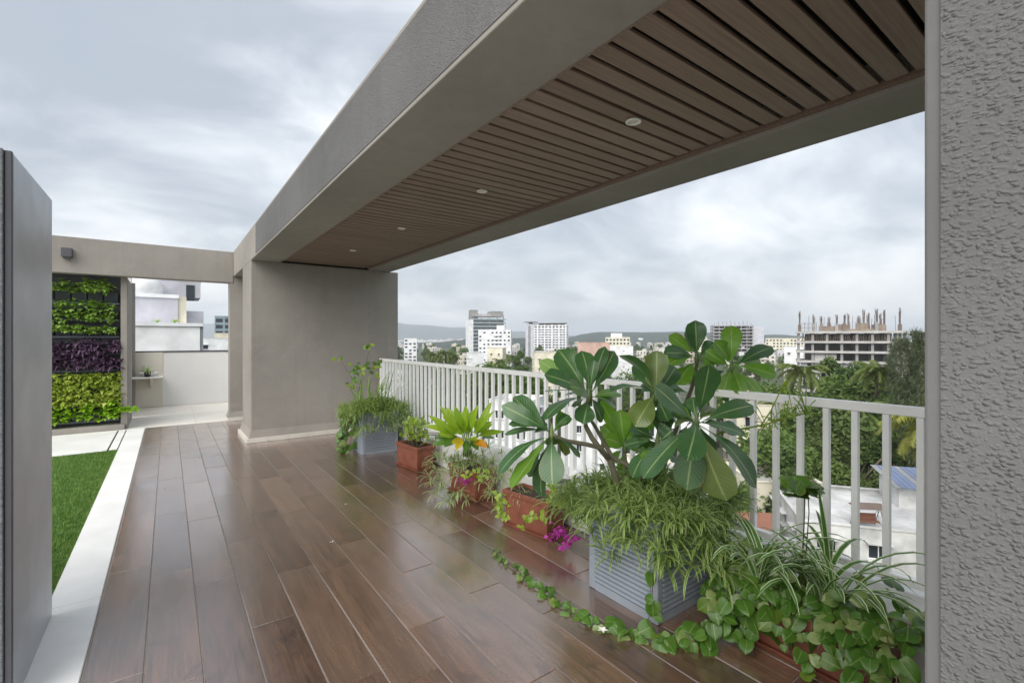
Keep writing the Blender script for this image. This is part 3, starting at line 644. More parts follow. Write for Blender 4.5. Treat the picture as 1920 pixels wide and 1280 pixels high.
b.build('young_leaves', M['lime_small'], pl, True)

def tuft(mb, p, n, L, w, r_, out=None, lean=.3, e=(.55, 1.45), droop=(1.5, 3.1), seg=6):
    for i in range(n):
        az = r_.uniform(0, 6.283)
        if out is not None and r_.random() < lean: az = math.atan2(out[1], out[0])+r_.uniform(-.9, .9)
        mb.blade(p, az, r_.uniform(*e), L*r_.uniform(.55, 1.15), w*r_.uniform(.7, 1.2), r_.uniform(*droop), seg, twist=r_.uniform(-.5, .5))
def mat_of_tufts(mb, cx, cy_, hx, hy, z, n, L, w, r_, over=.2, sides='nsew', hang=.2, nb=12):
    for i in range(n):
        x, y = r_.uniform(-hx, hx), r_.uniform(-hy, hy)
        tuft(mb, (cx+x, cy_+y, z+.05*(1-(x/hx)**2)*(1-(y/hy)**2)+r_.uniform(-.01, .03)), nb, L, w, r_, (x, y+1e-4), .35)
    for i in range(int(n*over*3)):
        a = r_.uniform(0, 6.283); ox, oy = math.cos(a), math.sin(a); k = min(hx/max(abs(ox), 1e-3), hy/max(abs(oy), 1e-3))
        f = r_.random(); rr = r_.uniform(.02, .15); p0 = Vector((cx+ox*k*.92, cy_+oy*k*.92, z)); p1 = Vector((cx+ox*(k+rr), cy_+oy*(k+rr), z+.03-f*f*hang))
        mb.tube([p0, (p0+p1)/2+Vector((0, 0, .04)), p1], .0016, 4)
        tuft(mb, p1, nb, L*.85, w*.9, r_, (ox, oy), .3, (0, 1.4), (1.2, 2.8), 6)
r2 = random.Random(31); b = MB()
mat_of_tufts(b, 2.232, 1.715, .25, .25, .52, 110, .19, .0105, r2, .5, hang=.22, nb=12)
for (x, y, D, n) in ((1080, 930, 2.95, 13), (1055, 955, 2.98, 13), (1095, 965, 2.9, 13), (1120, 990, 2.72, 13), (1060, 925, 3.05, 12), (1140, 1050, 2.62, 14), (1150, 950, 2.66, 14), (1190, 1000, 2.55, 14), (1240, 1040, 2.42, 15), (1265, 1010, 2.36, 15), (1300, 1060, 2.34, 15), (1330, 1030, 2.35, 15), (1350, 1075, 2.3, 15), (1225, 960, 2.46, 15), (1290, 960, 2.44, 15), (1340, 980, 2.45, 15), (1265, 1065, 2.36, 13), (1215, 1015, 2.47, 13), (1370, 1020, 2.4, 14)):
    for q in range(2): tuft(b, at(x+r2.uniform(-14, 14), y+r2.uniform(-12, 12), D), n, .21, .0112, r2, (-.6, -.7), .35, (0, 1.35), (1.2, 2.8), 6)
tag(b.build('spider_plant', M['spider'], None, True), 'thick mat of narrow arching leaves spilling over the near grey planter', 'plant')
# ---- pothos leaves (heart shaped)
def heart(name, mat_, L=.1, fold=.2):
    pts = [(.0, 0), (.24, -.10), (.43, -.03), (.535, .15), (.545, .38), (.46, .62), (.27, .84), (0, 1.)]; vv = []; uv = []; ff = []; n = len(pts)
    for (x, y) in pts: vv.append((0, y*L if y > 0 else 0, -.10*L*(y*y))); uv.append((.5, max(0, y)))
    for s_ in (-1, 1):
        for (x, y) in pts: vv.append((s_*x*.5*L, y*L, fold*x*.5*L-.16*L*(y*y)+.02*L*math.sin(y*9))); uv.append((.5+s_*x*.5, y))
        for (x, y) in pts: vv.append((s_*x*L*.92, y*L, fold*x*L*.75-.24*L*(y*y)-.12*L*x*x)); uv.append((.5+s_*x, y))
    for k in range(2):
        o1 = n+k*2*n; o2 = o1+n
        for i in range(n-1):
            q = [(i, i+1, o1+i+1, o1+i), (o1+i, o1+i+1, o2+i+1, o2+i)]
            ff += [f if k else f[::-1] for f in q]
    b_ = MB(); b_.add(vv, ff, uv); return b_.mesh(name, mat_, True)
HEART = [heart('leaf', M['pothos'], .1, .25), heart('leaf', M['pothos'], .1, .05), heart('leaf', M['pothos'], .1, .45), heart('leaf', M['pothos_var'], .1, .2)]
def hleaf(p, r_, parent, s_, face=(-.6, -.5, .55), down=.6, var=.14):
    """leaf whose upper side looks roughly along face and whose tip hangs down"""
    n_ = (Vector(face)+Vector((r_.uniform(-.6, .6), r_.uniform(-.6, .6), r_.uniform(-.45, .45)))).normalized()
    d = Vector((r_.uniform(-.8, .8), r_.uniform(-.8, .8), -down+r_.uniform(-.5, .5))); d = (d-n_*d.dot(n_)).normalized(); x = d.cross(n_)
    m_ = Matrix((x, d, n_)).transposed().to_4x4(); me = HEART[3] if r_.random() < var else r_.choice(HEART[:3])
    o = inst('leaf', me, None, p, m_.to_euler(), s_); par(o, parent); return o
r3 = random.Random(44)
po = thing('pothos', 'pothos with glossy heart shaped leaves hanging over the near terracotta planter', 'plant', (2.36, .85, .27))
b = MB()
def strand(pts, n, s0, s1, face=(-.6, -.5, .55), thick=.0028, jit=.03):
    pts = [Vector(p) for p in pts]; b.tube(pts, thick, 5)
    seg = len(pts)-1
    for i in range(n):
        t = (i+r3.random()*.8)/n*seg; k = min(int(t), seg-1); p = pts[k].lerp(pts[k+1], t-k); q = p+Vector((r3.uniform(-jit, jit), r3.uniform(-jit, jit), r3.uniform(-.2, .8)*jit))
        q.z = max(q.z, .012); b.tube([p, q], .0013, 4); hleaf(q, r3, po, (s0+(s1-s0)*(i/max(1, n-1)))*r3.uniform(.55, 1.2), face)
for (sx, ex, y, z1, n) in ((2.27, 2.17, 1.10, .03, 9), (2.26, 2.2, .94, .07, 8), (2.26, 2.18, .86, .02, 9), (2.26, 2.17, .79, .1, 8), (2.27, 2.18, 1.0, .16, 7), (2.26, 2.16, 1.14, .12, 9), (2.25, 2.16, .63, .15, 8), (2.25, 2.17, .72, .03, 8), (2.25, 2.15, .66, .05, 8), (2.25, 2.16, .60, .02, 9), (2.26, 2.12, 1.20, .1, 9), (2.3, 2.1, 1.26, .02, 10), (2.33, 2.2, 1.3, .12, 8), (2.24, 2.15, .54, .03, 8)):
    strand([(sx+.06, y, .29), (sx, y+.01, .31), (ex+.02, y+r3.uniform(-.04, .04), .22), (ex, y+r3.uniform(-.05, .05), z1+.08), (ex-.01, y+r3.uniform(-.05, .05), z1)], n+6, .82, .55)
for i in range(75):   # crown of leaves over the box
    x, y = r3.uniform(2.2, 2.5), r3.uniform(.5, 1.32); hleaf(Vector((x, y, r3.uniform(.27, .42))), r3, po, r3.uniform(.45, .85), (-.4, -.35, .8), .3)
def gp(x, y, z=.012): D = 880*(EYE-z)/(y-635); return at(x, y, D)
strand([gp(1420, 1180, .1), gp(1385, 1190, .05), gp(1340, 1196, .04), gp(1300, 1200, .03), gp(1255, 1202, .025)], 24, .85, .7, (-.3, -.4, .9), .003, .06)
strand([gp(1330, 1195), gp(1262, 1200), gp(1205, 1196), gp(1165, 1186), gp(1120, 1172), gp(1075, 1150), gp(1040, 1126), gp(1005, 1100), gp(975, 1072), gp(945, 1050), gp(922, 1030)], 78, .74, .30, (-.3, -.5, .75), .0028, .03)
strand([gp(1240, 1200), gp(1215, 1165, .08), gp(1222, 1120, .2), (2.02, 1.5, .42)], 7, .85, .6, (-.7, -.5, .4), .0025, .03)
b.build('vine', M['dry_stem'], po, True)
# ---- broad striped spider plant in the near corner
def blade_obj(p, az, e0, L, w, droop, mat_, parent, twist=0): m_ = MB(); m_.blade(p, az, e0, L, w, droop, 9, twist=twist); return m_.build('blade', mat_, parent, True)
for (bx, by, n, lab) in ((2.31, 1.12, 34, 'cream striped spider plant with long arching blades above the pothos, left clump'), (2.34, .84, 36, 'cream striped spider plant nearest to the near wall, with a tall upright blade')):
    t = thing('striped_spider_plant', lab, 'plant', (bx, by, .27), 'broad striped spider plants in the near corner')
    for i in range(n):
        az = r3.uniform(0, 6.283); blade_obj((bx+r3.uniform(-.03, .03), by+r3.uniform(-.04, .04), .27), az, r3.uniform(.8, 1.4), r3.uniform(.32, .56), r3.uniform(.018, .03), r3.uniform(1.3, 2.7), M['spider_big'], t, r3.uniform(-.5, .5))
    if by < .9:
        blade_obj((bx+.02, by+.0, .30), 1.2, 1.5, .48, .034, .2, M['spider_big'], t); blade_obj((bx-.06, by+.05, .30), 2.2, 1.4, .34, .02, .5, M['spider_big'], t)
ge = thing('round_leaf_plant', 'thin stemmed plant topped by a tuft of round green leaves in front of the railing', 'plant', at(1505, 1090, 2.15))
b = MB(); q = [at(1502, 1110, 2.15), at(1505, 1040, 2.16), at(1508, 970, 2.16), at(1509, 928, 2.16)]; b.tube(q, [.004, .0035, .003, .003], 6); q = [at(1510, 1110, 2.16), at(1512, 1030, 2.17), at(1517, 960, 2.17), at(1515, 925, 2.17)]; b.tube(q, .0025, 5); b.build('stem', M['dry_stem'], ge, True)
for i in range(26):
    o = inst('leaf', HEART[1], None, at(1511+r3.uniform(-26, 28), 921+r3.uniform(-10, 12), 2.16+r3.uniform(-.06, .06)), (r3.uniform(-.2, 1.1), r3.uniform(-.7, .7), r3.uniform(-1.5, 1.2)), r3.uniform(.5, .8)); par(o, ge)
# ---- lime green plant
lp = thing('lime_plant', 'lime green broad bladed plant with a few yellow and orange leaves', 'plant', (2.30, 3.74, .26))
def P6(cx, cy_, D): return at(720+cx/6.4, 680+cy_/6.4, D)
limes = [(670,515,4.4,0),(845,515,4.35,0),(1292,462,4.4,0),(530,628,4.3,0),(475,755,4.25,0),(590,690,4.2,0),(1300,735,4.35,0),(1435,825,4.4,0),(810,965,4.1,1),(868,1050,4.05,1),(1240,1015,4.1,2),(575,985,4.2,3),(700,640,4.55,0),(1060,560,4.5,0),(960,600,4.4,0),(760,580,4.3,0),(640,850,4.2,0),(900,650,4.25,0),(1180,640,4.5,0),(1000,930,4.0,0),(690,730,4.15,0),(1120,930,4.15,0),(880,840,4.0,0),(1330,900,4.5,3),(600,900,4.4,3),(980,1080,4.05,3),(1130,1050,4.1,3),(720,1010,4.1,3)]
limes += [(1000+rl.uniform(-330, 330), rl.uniform(480, 760), rl.uniform(4.15, 4.5), 0) for i in range(18)]
for i, (tx, ty, D, k) in enumerate(limes):
    B = P6(1000+(tx-1000)*rl.uniform(.15, .5), 900+(ty-880)*rl.uniform(.05, .4), 4.32+(D-4.32)*.3); T = P6(tx, ty, D); L = (T-B).length
    leaf_obj('leaf', B, T, .072 if k != 2 else .08, Vector((0, 0, 1))*.6+(CAMV-B).normalized()*.8+Vector((rl.uniform(-.3, .3), rl.uniform(-.3, .3), 0)), (M['lime'], M['yellow'], M['orange'], M['pothos'])[k], lp, 'lance', rl.uniform(.03, .1), .25, .08, 9)
b = MB(); B = P6(1000, 1080, 4.35)
for k in range(5): b.tube([B+Vector((k*.02-.04, 0, -.03)), P6(960+k*20, 960, 4.33), P6(940+k*25, 850, 4.32)], .006, 6)
b.build('stem', M['stem'], lp, True)
# ---- pale spider plants round the lime plant's box
r4 = random.Random(8); b = MB()
mat_of_tufts(b, 2.29, 3.78, .11, .22, .26, 22, .15, .008, r4, .3, hang=.1, nb=11)
for (x, y, D) in ((825, 850, 4.35), (815, 880, 4.3), (830, 905, 4.25), (845, 870, 4.25), (820, 925, 4.2), (850, 925, 4.15), (838, 940, 4.1), (870, 930, 4.05), (812, 900, 4.35), (860, 895, 4.15), (825, 830, 4.45)):
    for q in range(2): tuft(b, at(x+r4.uniform(-10, 10), y+r4.uniform(-8, 8), D), 12, .15, .009, r4, (-.6, -.6), .5, (-.1, 1.2), (1., 2.4))
for (x, y, D) in ((760, 800, 5.3), (775, 812, 5.2), (800, 815, 5.0), (790, 800, 5.1), (905, 855, 4.3), (925, 870, 4.2), (940, 850, 4.25), (915, 840, 4.4)):
    tuft(b, at(x, y, D), 14, .15, .009, r4, (-.6, -.6), .4, (.2, 1.4), (1., 2.4))
tag(b.build('spider_plant', M['spider_pale'], None, True), 'pale narrow leaved spider plant trailing to the floor beside the lime plant', 'plant')
b = MB()
for (x, y, D) in ((940, 900, 3.9), (955, 925, 3.8), (930, 930, 3.85), (968, 905, 3.75), (985, 930, 3.65), (918, 915, 3.95), (945, 945, 3.75), (960, 880, 3.9)):
    for q in range(2): tuft(b, at(x+r4.uniform(-10, 10), y+r4.uniform(-8, 8), D), 12, .13, .008, r4, (-.6, -.6), .5, (-.1, 1.2), (1., 2.4))
tag(b.build('spider_plant', M['spider_pale'], None, True), 'pale spider plant between the two middle terracotta planters', 'plant')
# ---- bougainvillea
def bougain(name, label, stems, blooms, leafs):
    t = thing('bougainvillea', label, 'plant', stems[0][0], 'magenta flowering shoots'); b_ = MB()
    for st in stems: b_.tube(st, .0025, 5)
    b_.build('stem', M['dry_stem'], t, True)
    b_ = MB()
    for (c, rad, n) in blooms:
        for i in range(n):
            p = c+Vector((rl.gauss(0, 1), rl.gauss(0, 1), rl.gauss(0, .8)))*rad*.6; leaf_quad(b_, p, Vector((rl.uniform(-1, 1), rl.uniform(-1, 1), rl.uniform(-1, .6))), .038, .03, Vector((rl.uniform(-1, 1), rl.uniform(-1, 1), 1)))
    b_.build('blossom', M['bract'], t, True)
    for i, (p, s_) in enumerate(leafs):
        d_ = Vector((rl.uniform(-.7, .3), rl.uniform(-.7, .3), rl.uniform(-.9, .3))).normalized(); leaf_obj('leaf', p, p+d_*s_, s_*.62, Vector((-.5, -.6, .7)), M['lime_small'], t, 'lance', .06, .2, .05, 6)
def rp(x, y, D, sx, sy): return at(x+rl.uniform(-sx, sx), y+rl.uniform(-sy, sy), D+rl.uniform(-.05, .05))
bougain('b', 'magenta bougainvillea shoot hanging off the end of the second terracotta planter', [[at(1030, 950, 3.4), at(1010, 965, 3.28), at(990, 968, 3.25), at(978, 985, 3.25)], [at(1060, 940, 3.35), at(1075, 975, 3.2), at(1060, 1005, 3.15)]],
        [(at(1050, 995, 3.16), .04, 26), (at(1075, 1005, 3.14), .03, 22), (at(1062, 1018, 3.13), .03, 18), (at(1035, 1004, 3.2), .025, 12)],
        [(rp(1000, 963, 3.26, 22, 8), .05) for i in range(14)]+[(rp(1060, 925, 3.3, 30, 18), .055) for i in range(60)]+[(rp(980, 985, 3.25, 5, 8), .04) for i in range(4)])
bougain('b', 'small magenta blossom with yellow green leaves at the left end of the second terracotta planter', [[at(985, 905, 3.85), at(965, 925, 3.72), at(950, 950, 3.68)]], [(at(962, 930, 3.7), .018, 12)], [(rp(945, 945, 3.7, 14, 22), .05) for i in range(40)])
bougain('b', 'small magenta blossom on the front of the lime plant planter', [[at(890, 870, 4.2), at(880, 890, 4.1), at(870, 905, 4.06)]], [(at(868, 899, 4.06), .03, 14), (at(878, 905, 4.06), .02, 10)], [(rp(895, 888, 4.08, 22, 10), .05) for i in range(18)])
# ---- plants of the farthest terracotta planter
fp = thing('leafy_plant', 'sparse yellow green leafy plant in the farthest terracotta planter', 'plant', (2.26, 4.95, .26))
b = MB()
for i in range(44):
    p = Vector((2.27+rl.uniform(-.07, .07), 4.95+rl.uniform(-.18, .18), .25)); q = p+Vector((rl.uniform(-.08, .08), rl.uniform(-.08, .08), rl.uniform(.05, .26))); b.tube([p, q], .003, 5)
    for k in range(3): d_ = Vector((rl.uniform(-.8, .6), rl.uniform(-.8, .6), rl.uniform(-.2, 1))).normalized(); leaf_obj('leaf', q, q+d_*rl.uniform(.05, .1), .045, Vector((-.5, -.5, .8)), M['lime_small'] if rl.random() < .7 else M['pothos_var'], fp, 'lance', .06, .2, .05, 6)
b.build('stem', M['dry_stem'], fp, True)
# ---- far grey planter
r5 = random.Random(77); b = MB()
mat_of_tufts(b, 2.19, 6.0, .25, .25, .52, 90, .19, .0125, r5, .6, hang=.27, nb=11)
tag(b.build('spider_plant', M['spider'], None, True), 'bushy mat of narrow leaves overflowing the far grey planter', 'plant')
rd = thing('reed_plant', 'upright grassy plant rising from the far grey planter', 'plant', (2.15, 6.05, .52))
for i in range(44):
    p = Vector((2.12+r5.uniform(-.16, .2), 6.05+r5.uniform(-.15, .15), .52)); blade_obj(p, r5.uniform(0, 6.28), r5.uniform(1.05, 1.5), r5.uniform(.35, .62), .016, r5.uniform(.1, 1.6), M['reed'], rd)
blade_obj((2.33, 5.95, .52), -.6, 1.1, .52, .022, .1, M['plumeria'], rd); blade_obj((2.32, 6.0, .52), .2, 1.35, .55, .02, .1, M['plumeria'], rd)
cl = thing('climbing_vine', 'thin vine with a few yellow green leaves climbing the end wall', 'vine', (2.2, 6.3, .5))
b = MB(); q = [at(672, 740, 6.2), at(676, 715, 6.3), at(684, 690, 6.35), at(690, 665, 6.4), at(692, 648, 6.4)]; b.tube(q, .003, 5); q2 = [at(672, 735, 6.2), at(655, 700, 6.5), at(640, 678, 6.6), at(634, 672, 6.65)]; b.tube(q2, .002, 5)
b.tube([at(684, 690, 6.35), at(704, 690, 6.4), at(712, 678, 6.4)], .002, 5); b.build('stem', M['dry_stem'], cl, True)
for (x, y, D, n, s_) in ((690, 650, 6.4, 5, 9), (634, 673, 6.65, 3, 5), (668, 695, 6.25, 12, 10), (680, 685, 6.3, 8, 8), (710, 680, 6.4, 4, 5), (700, 694, 6.4, 6, 8), (660, 715, 6.2, 8, 8)):
    for i in range(n): p = at(x+r5.uniform(-s_, s_), y+r5.uniform(-s_, s_), D); d_ = Vector((r5.uniform(-1, 1), r5.uniform(-.6, .2), r5.uniform(-.8, .8))).normalized(); leaf_obj('leaf', p, p+d_*.075, .05, Vector((-.3, -.8, .4)), M['lime_small'] if r5.random() < .6 else M['pothos'], cl, 'lance', .06, .2, .05, 6)
po2 = thing('pothos', 'pothos trailing down to the floor left of the far grey planter', 'plant', (1.93, 6.2, .4)); b = MB(); po_keep = po; po = po2; r3 = random.Random(66)
for k in range(8):
    x, y = 1.93+r3.uniform(-.1, .03), 6.15+r3.uniform(-.22, .18); strand([(x+.12, y, .52), (x+.02, y, .5), (x-.03, y-.02, .3), (x-.06, y-.04, .1), (x-.08+r3.uniform(-.08, .02), y-.06, .02)], 9, .85, .75, (-.6, -.7, .5), .0025, .04)
b.build('vine', M['dry_stem'], po2, True)
# ---- small pot on the wash ledge
pt = thing('potted_plant', 'small spider plant in a black pot on the wash ledge', 'plant', (-.345, 12.17, .668))
b = MB(); b.lathe([(.045, .0), (.062, .10), (.066, .105), (.058, .105), (.055, .09)], (-.34, 12.17, .669), 16); b.build('pot', M['black_pot'], pt, True)
b = MB(); tuft(b, (-.34, 12.17, .765), 34, .22, .016, r5, None, 0, (.2, 1.4), (1., 2.6), 6); b.build('foliage', M['spider_pale'], pt, True)
# ---- flood lights standing on the kerb
for (x, y, D, lab) in ((1052, 905, 3.62, 'small grey flood lamp behind the second terracotta planter'), (816, 808, 5.2, 'small white flood lamp behind the farthest terracotta planter')):
    p = at(x, y, D); t = thing('flood_lamp', lab, 'lamp', p, 'flood lamps set between planters', -.6)
    b = MB(); b.box(-.075, .075, -.02, .02, -.03, .03); o = inst('housing', bevmesh('housing', b, M['lamp_grey'] if D < 4 else M['kerb'], .004, 1), t, (0, 0, 0), (.9, 0, 0))
    b = MB(); b.box(-.062, .062, -.024, -.0205, -.022, .022); inst('glass', b.mesh('glass', M['porcelain']), t, (0, 0, 0), (.9, 0, 0))
    b = MB(); b.tube([(-.085, 0, 0), (-.085, .04, -.05), (.085, .04, -.05), (.085, 0, 0)], .005, 6); b.tube([(0, .04, -.05), (0, .06, -p.z+.272 if p.z > .3 else -.12)], .006, 6); b.build('bracket', M['lamp_grey'], t, keep=False)
# ---- fallen blossoms
def flower(p, lab, s_=.03, n=5):
    b_ = MB()
    for k in range(n): a = k*6.283/n+.3; leaf_quad(b_, Vector(p), Vector((math.cos(a), math.sin(a), .35)), s_, s_*.62)
    tag(b_.build('fallen_flower', M['petal'], None, True), lab, 'flower')
flower(gp(1130, 1182, .02), 'white five petalled flower lying by the pothos vine on the floor')
flower(gp(622, 1016, .003), 'tiny white petal lying in the middle of the tiled floor', .02, 2)
flower(gp(648, 945, .003), 'very small pale petal farther back on the tiled floor', .014, 2)
flower(at(1598, 1142, 2.05), 'white flower among the pothos leaves in the near corner', .045)
# ================================================================== the city below and beyond
GZ = -24.0
def hpx(y, D): return EYE-(y-635)/880*D           # height seen at photo row y at depth D
def gpos(x, D, z=GZ): p = at(x, 635, D); return Vector((p.x, p.y, z))
def face_rz(x): # yaw that turns a building's front (-Y) towards the eye
    d = _F+_R*((x-960)/880); return math.atan2(d.y, d.x)-math.pi/2
def m_ground():
    t = NT('city ground'); v = t.coord('Object'); f = t.noise(v, .02, 8, .65); g = t.noise(v, .0016, 6, .6)
    c = t.ramp(f, [(.35, (.035, .06, .02)), (.55, (.08, .085, .05)), (.7, (.19, .17, .14))]); c = t.mix(g, c, (.045, .065, .03)); t.set(Base_Color=c, Roughness=.95); return t.m
M['ground'] = m_ground()
M['hill'] = plain('wooded hillside', (.028, .045, .03), .95, .45, .02)
b = MB(); b.quad((-12000, -12000, GZ), (12000, -12000, GZ), (12000, 12000, GZ), (-12000, 12000, GZ)); tag(b.build('city_ground', M['ground']), kind='structure')
def ridge(name, D, prof, depth, seed, mat_):
    """prof: (photo x, photo y) crest points, D metres off"""
    b_ = MB(); n = 120; xs_ = [prof[0][0]+(prof[-1][0]-prof[0][0])*i/n for i in range(n+1)]; rows = 10; vv = []
    for i, x in enumerate(xs_):
        for (xa, ya), (xb, yb) in zip(prof, prof[1:]):
            if xa <= x <= xb+1e-6: s_ = (x-xa)/(xb-xa); s_ = s_*s_*(3-2*s_); y = ya+(yb-ya)*s_; break
        for j in range(rows+1):
            q = j/rows; dd = D-depth*.5+depth*q; h = hpx(y, D)-GZ; k = math.sin(q*math.pi)**.8
            p = gpos(x, dd); nz_ = noise.noise(Vector((p.x*.004, p.y*.004, seed)))+.5*noise.noise(Vector((p.x*.015, p.y*.015, seed)))
            vv.append((p.x, p.y, GZ-1+max(0, h*k*(1+.16*nz_*(1 if 0 < q < 1 else 0)))))
    ff = [(i*(rows+1)+j, (i+1)*(rows+1)+j, (i+1)*(rows+1)+j+1, i*(rows+1)+j+1) for i in range(n) for j in range(rows)]
    b_.add(vv, ff); tag(b_.build(name, mat_, None, True), kind='structure')
ridge('hill', 2300, [(900, 640), (1040, 634), (1130, 624), (1200, 620), (1290, 621), (1345, 625), (1440, 626), (1520, 630), (1640, 636), (1800, 642)], 900, 3., M['hill'])
ridge('hill', 1500, [(700, 646), (820, 641), (862, 637), (880, 634), (975, 633), (1010, 636), (1060, 639), (1120, 643)], 400, 9., M['hill'])
ridge('mountain', 7500, [(100, 640), (300, 616), (420, 608), (600, 606), (760, 607), (870, 614), (980, 622), (1100, 630), (1250, 636)], 3000, 5., M['hill'])
# ---- building materials
def m_paint(name, cols, rough=.85):
    t = NT(name); f = t.noise(t.coord('Object', (.4, .4, .08), True), 1.5, 6, .6)
    c = t.ramp(t.rand(), [(i/max(1, len(cols)-1), c_) for i, c_ in enumerate(cols)])
    c = t.mix(t.math('MULTIPLY', f, .45), c, t.mix(1., c, (.62, .60, .58), 'MULTIPLY')); t.set(Base_Color=c, Roughness=rough); return t.m
M['paint'] = m_paint('city wall paint', [(.70, .70, .68), (.62, .58, .48), (.74, .73, .70), (.55, .50, .42), (.68, .64, .55), (.6, .6, .62), (.58, .42, .34), (.72, .72, .72)])
for nm, c in (('bwhite', (.72, .73, .74)), ('bcream', (.66, .62, .50)), ('bgrey', (.22, .235, .25)), ('bpink', (.50, .34, .28)), ('blilac', (.50, .50, .55)), ('concrete', (.27, .265, .26)), ('concrete_pale', (.42, .41, .40)), ('formwork', (.24, .195, .155)), ('glassdark', (.03, .037, .045)), ('roofdirty', (.45, .44, .42)), ('rebar', (.16, .12, .10)), ('roof_red', (.22, .10, .065)), ('blue_sheet', (.15, .19, .29)), ('terrace_paint', (.52, .52, .51)), ('roof_grey', (.25, .26, .27)), ('bluegrey', (.22, .29, .32))):
    M[nm] = plain(nm, c, .8 if nm != 'glassdark' else .2, .2 if nm != 'terrace_paint' else .4, .35)
def wall_holes(mb, o, ux, W, H, ops, rev=.25, mi=0):
    """wall of W x H from corner o along unit ux with rectangular openings; outward = ux x z"""
    o = Vector(o); ux = Vector(ux); n_ = Vector((ux.y, -ux.x, 0)); Z = Vector((0, 0, 1))
    xs_ = sorted({0, W, *[q for a in ops for q in a[:2]]}); zs = sorted({0, H, *[q for a in ops for q in a[2:]]})
    for i in range(len(xs_)-1):
        for j in range(len(zs)-1):
            cx, cz = (xs_[i]+xs_[i+1])/2, (zs[j]+zs[j+1])/2
            if any(a[0] < cx < a[1] and a[2] < cz < a[3] for a in ops): continue
            mb.quad(o+ux*xs_[i]+Z*zs[j], o+ux*xs_[i+1]+Z*zs[j], o+ux*xs_[i+1]+Z*zs[j+1], o+ux*xs_[i]+Z*zs[j+1], mi)
    for (x0, x1, z0, z1) in ops:
        c = [o+ux*x0+Z*z0, o+ux*x1+Z*z0, o+ux*x1+Z*z1, o+ux*x0+Z*z1]; k = [p-n_*rev for p in c]
        for q in range(4): mb.quad(c[q], c[(q+1) % 4], k[(q+1) % 4], k[q], mi)
def grid_ops(W, H, floors, bays, ww=.5, wh=.48, base=.28, skip=0, r_=None):
    fh = H/floors; bw = W/bays; ops = []
    for f in range(floors):
        for k in range(bays):
            if r_ and r_.random() < skip: continue
            ops.append((k*bw+bw*(1-ww)/2, k*bw+bw*(1+ww)/2, f*fh+fh*base, f*fh+fh*(base+wh)))
    return ops
def shell_building(mb, W, Dp, H, floors, bays, ww=.5, wh=.48, r_=None, skip=.1, mi_wall=0, mi_in=1, mi_roof=2, par_h=.9, x=0, y=0, z=0, sides=True):
    W, Dp, H = round(W, 3), round(Dp, 3), round(H, 3)
    c = [(x-W/2, y-Dp/2, z), (x+W/2, y-Dp/2, z), (x+W/2, y+Dp/2, z), (x-W/2, y+Dp/2, z)]; u = [(1, 0, 0), (0, 1, 0), (-1, 0, 0), (0, -1, 0)]; ln = [W, Dp, W, Dp]
    for k in range(4):
        bb = max(1, round(bays*ln[k]/W)); wall_holes(mb, c[k], u[k], ln[k], H+par_h, grid_ops(ln[k], H, floors, bb, ww, wh, .28, skip, r_) if (sides or k in (0, 2)) else [], .22, mi_wall)
    mb.box(x-W/2+.23, x+W/2-.23, y-Dp/2+.23, y+Dp/2-.23, z, z+H-.3, mi_in)
    mb.box(x-W/2+.01, x+W/2-.01, y-Dp/2+.01, y+Dp/2-.01, z+H-.25, z+H, mi_roof)
    mb.box(x-W/2-.12, x+W/2+.12, y-Dp/2-.12, y-Dp/2+.2, z+H+par_h, z+H+par_h+.12, mi_wall)
    mb.box(x-W/2-.12, x+W/2+.12, y+Dp/2-.2, y+Dp/2+.12, z+H+par_h, z+H+par_h+.12, mi_wall)
BM = [M['paint'], M['glassdark'], M['roofdirty']]
# ---- generic town houses: eight shapes, many individuals
rh = random.Random(101); HOUSES = []
for k in range(9):
    b = MB(); W = rh.uniform(9, 17); Dp = rh.uniform(8, 13); fl = rh.choice((2, 3, 3, 4, 4, 5)); H = fl*3.1
    shell_building(b, W, Dp, H, fl, max(3, int(W/3.2)), rh.uniform(.38, .6), rh.uniform(.38, .5), rh, .12)
    sw = rh.uniform(3, 4.5); sx = rh.uniform(-W/4, W/4); b.box(sx-sw/2, sx+sw/2, -1, 2.5, H, H+2.5, 0); b.box(sx-sw/2-.25, sx+sw/2+.25, -1.25, 2.75, H+2.5, H+2.7, 2)
    b.lathe([(.7, 0), (.72, 1.2), (.5, 1.45), (.1, 1.5)], (W*.3, 1.5, H+.6), 10, 1 if k % 2 else 0)
    for f in range(1, fl): b.box(-W/2-.5, W/2*rh.uniform(-.2, 1), -Dp/2-1.1, -Dp/2-.001, f*3.1-.12, f*3.1+.05, 0); 
    for f in range(1, fl): b.box(-W/2-.5, W*.1, -Dp/2-1.1, -Dp/2-1.02, f*3.1+.06, f*3.1+.8, 0)
    HOUSES.append((b.mesh('town_house', BM), W, H))
placed = []
def zone(x, D):
    for lim, txt in ((500, 'seen through the passage at the left'), (870, 'between the end wall and the dark tower'), (985, 'around the foot of the dark tower and white block'), (1085, 'around the foot of the second tower'), (1260, 'below the wooded hill'), (1330, 'behind the top of the frangipani'), (1505, 'between the two construction sites')):
        if x < lim: return txt
    return 'beside the large construction site'
def band(D): return 'nearer' if D < 260 else ('far off' if D < 700 else 'tiny distant')
def free(p, r_):
    return all((p.x-q[0])**2+(p.y-q[1])**2 > (r_+q[2])**2 for q in placed)
def house(x, D, k, rz=None, s_=1, label=None, z=GZ):
    p = gpos(x, D, z); o = inst('town_house', HOUSES[k][0], None, p, (0, 0, face_rz(x)+(rz if rz is not None else rh.uniform(-.6, .6))), s_)
    placed.append((p.x, p.y, HOUSES[k][1]*.62)); return tag(o, label or band(D)+' pale flat roofed house '+zone(x, D), 'house', 'small houses spread through the city')
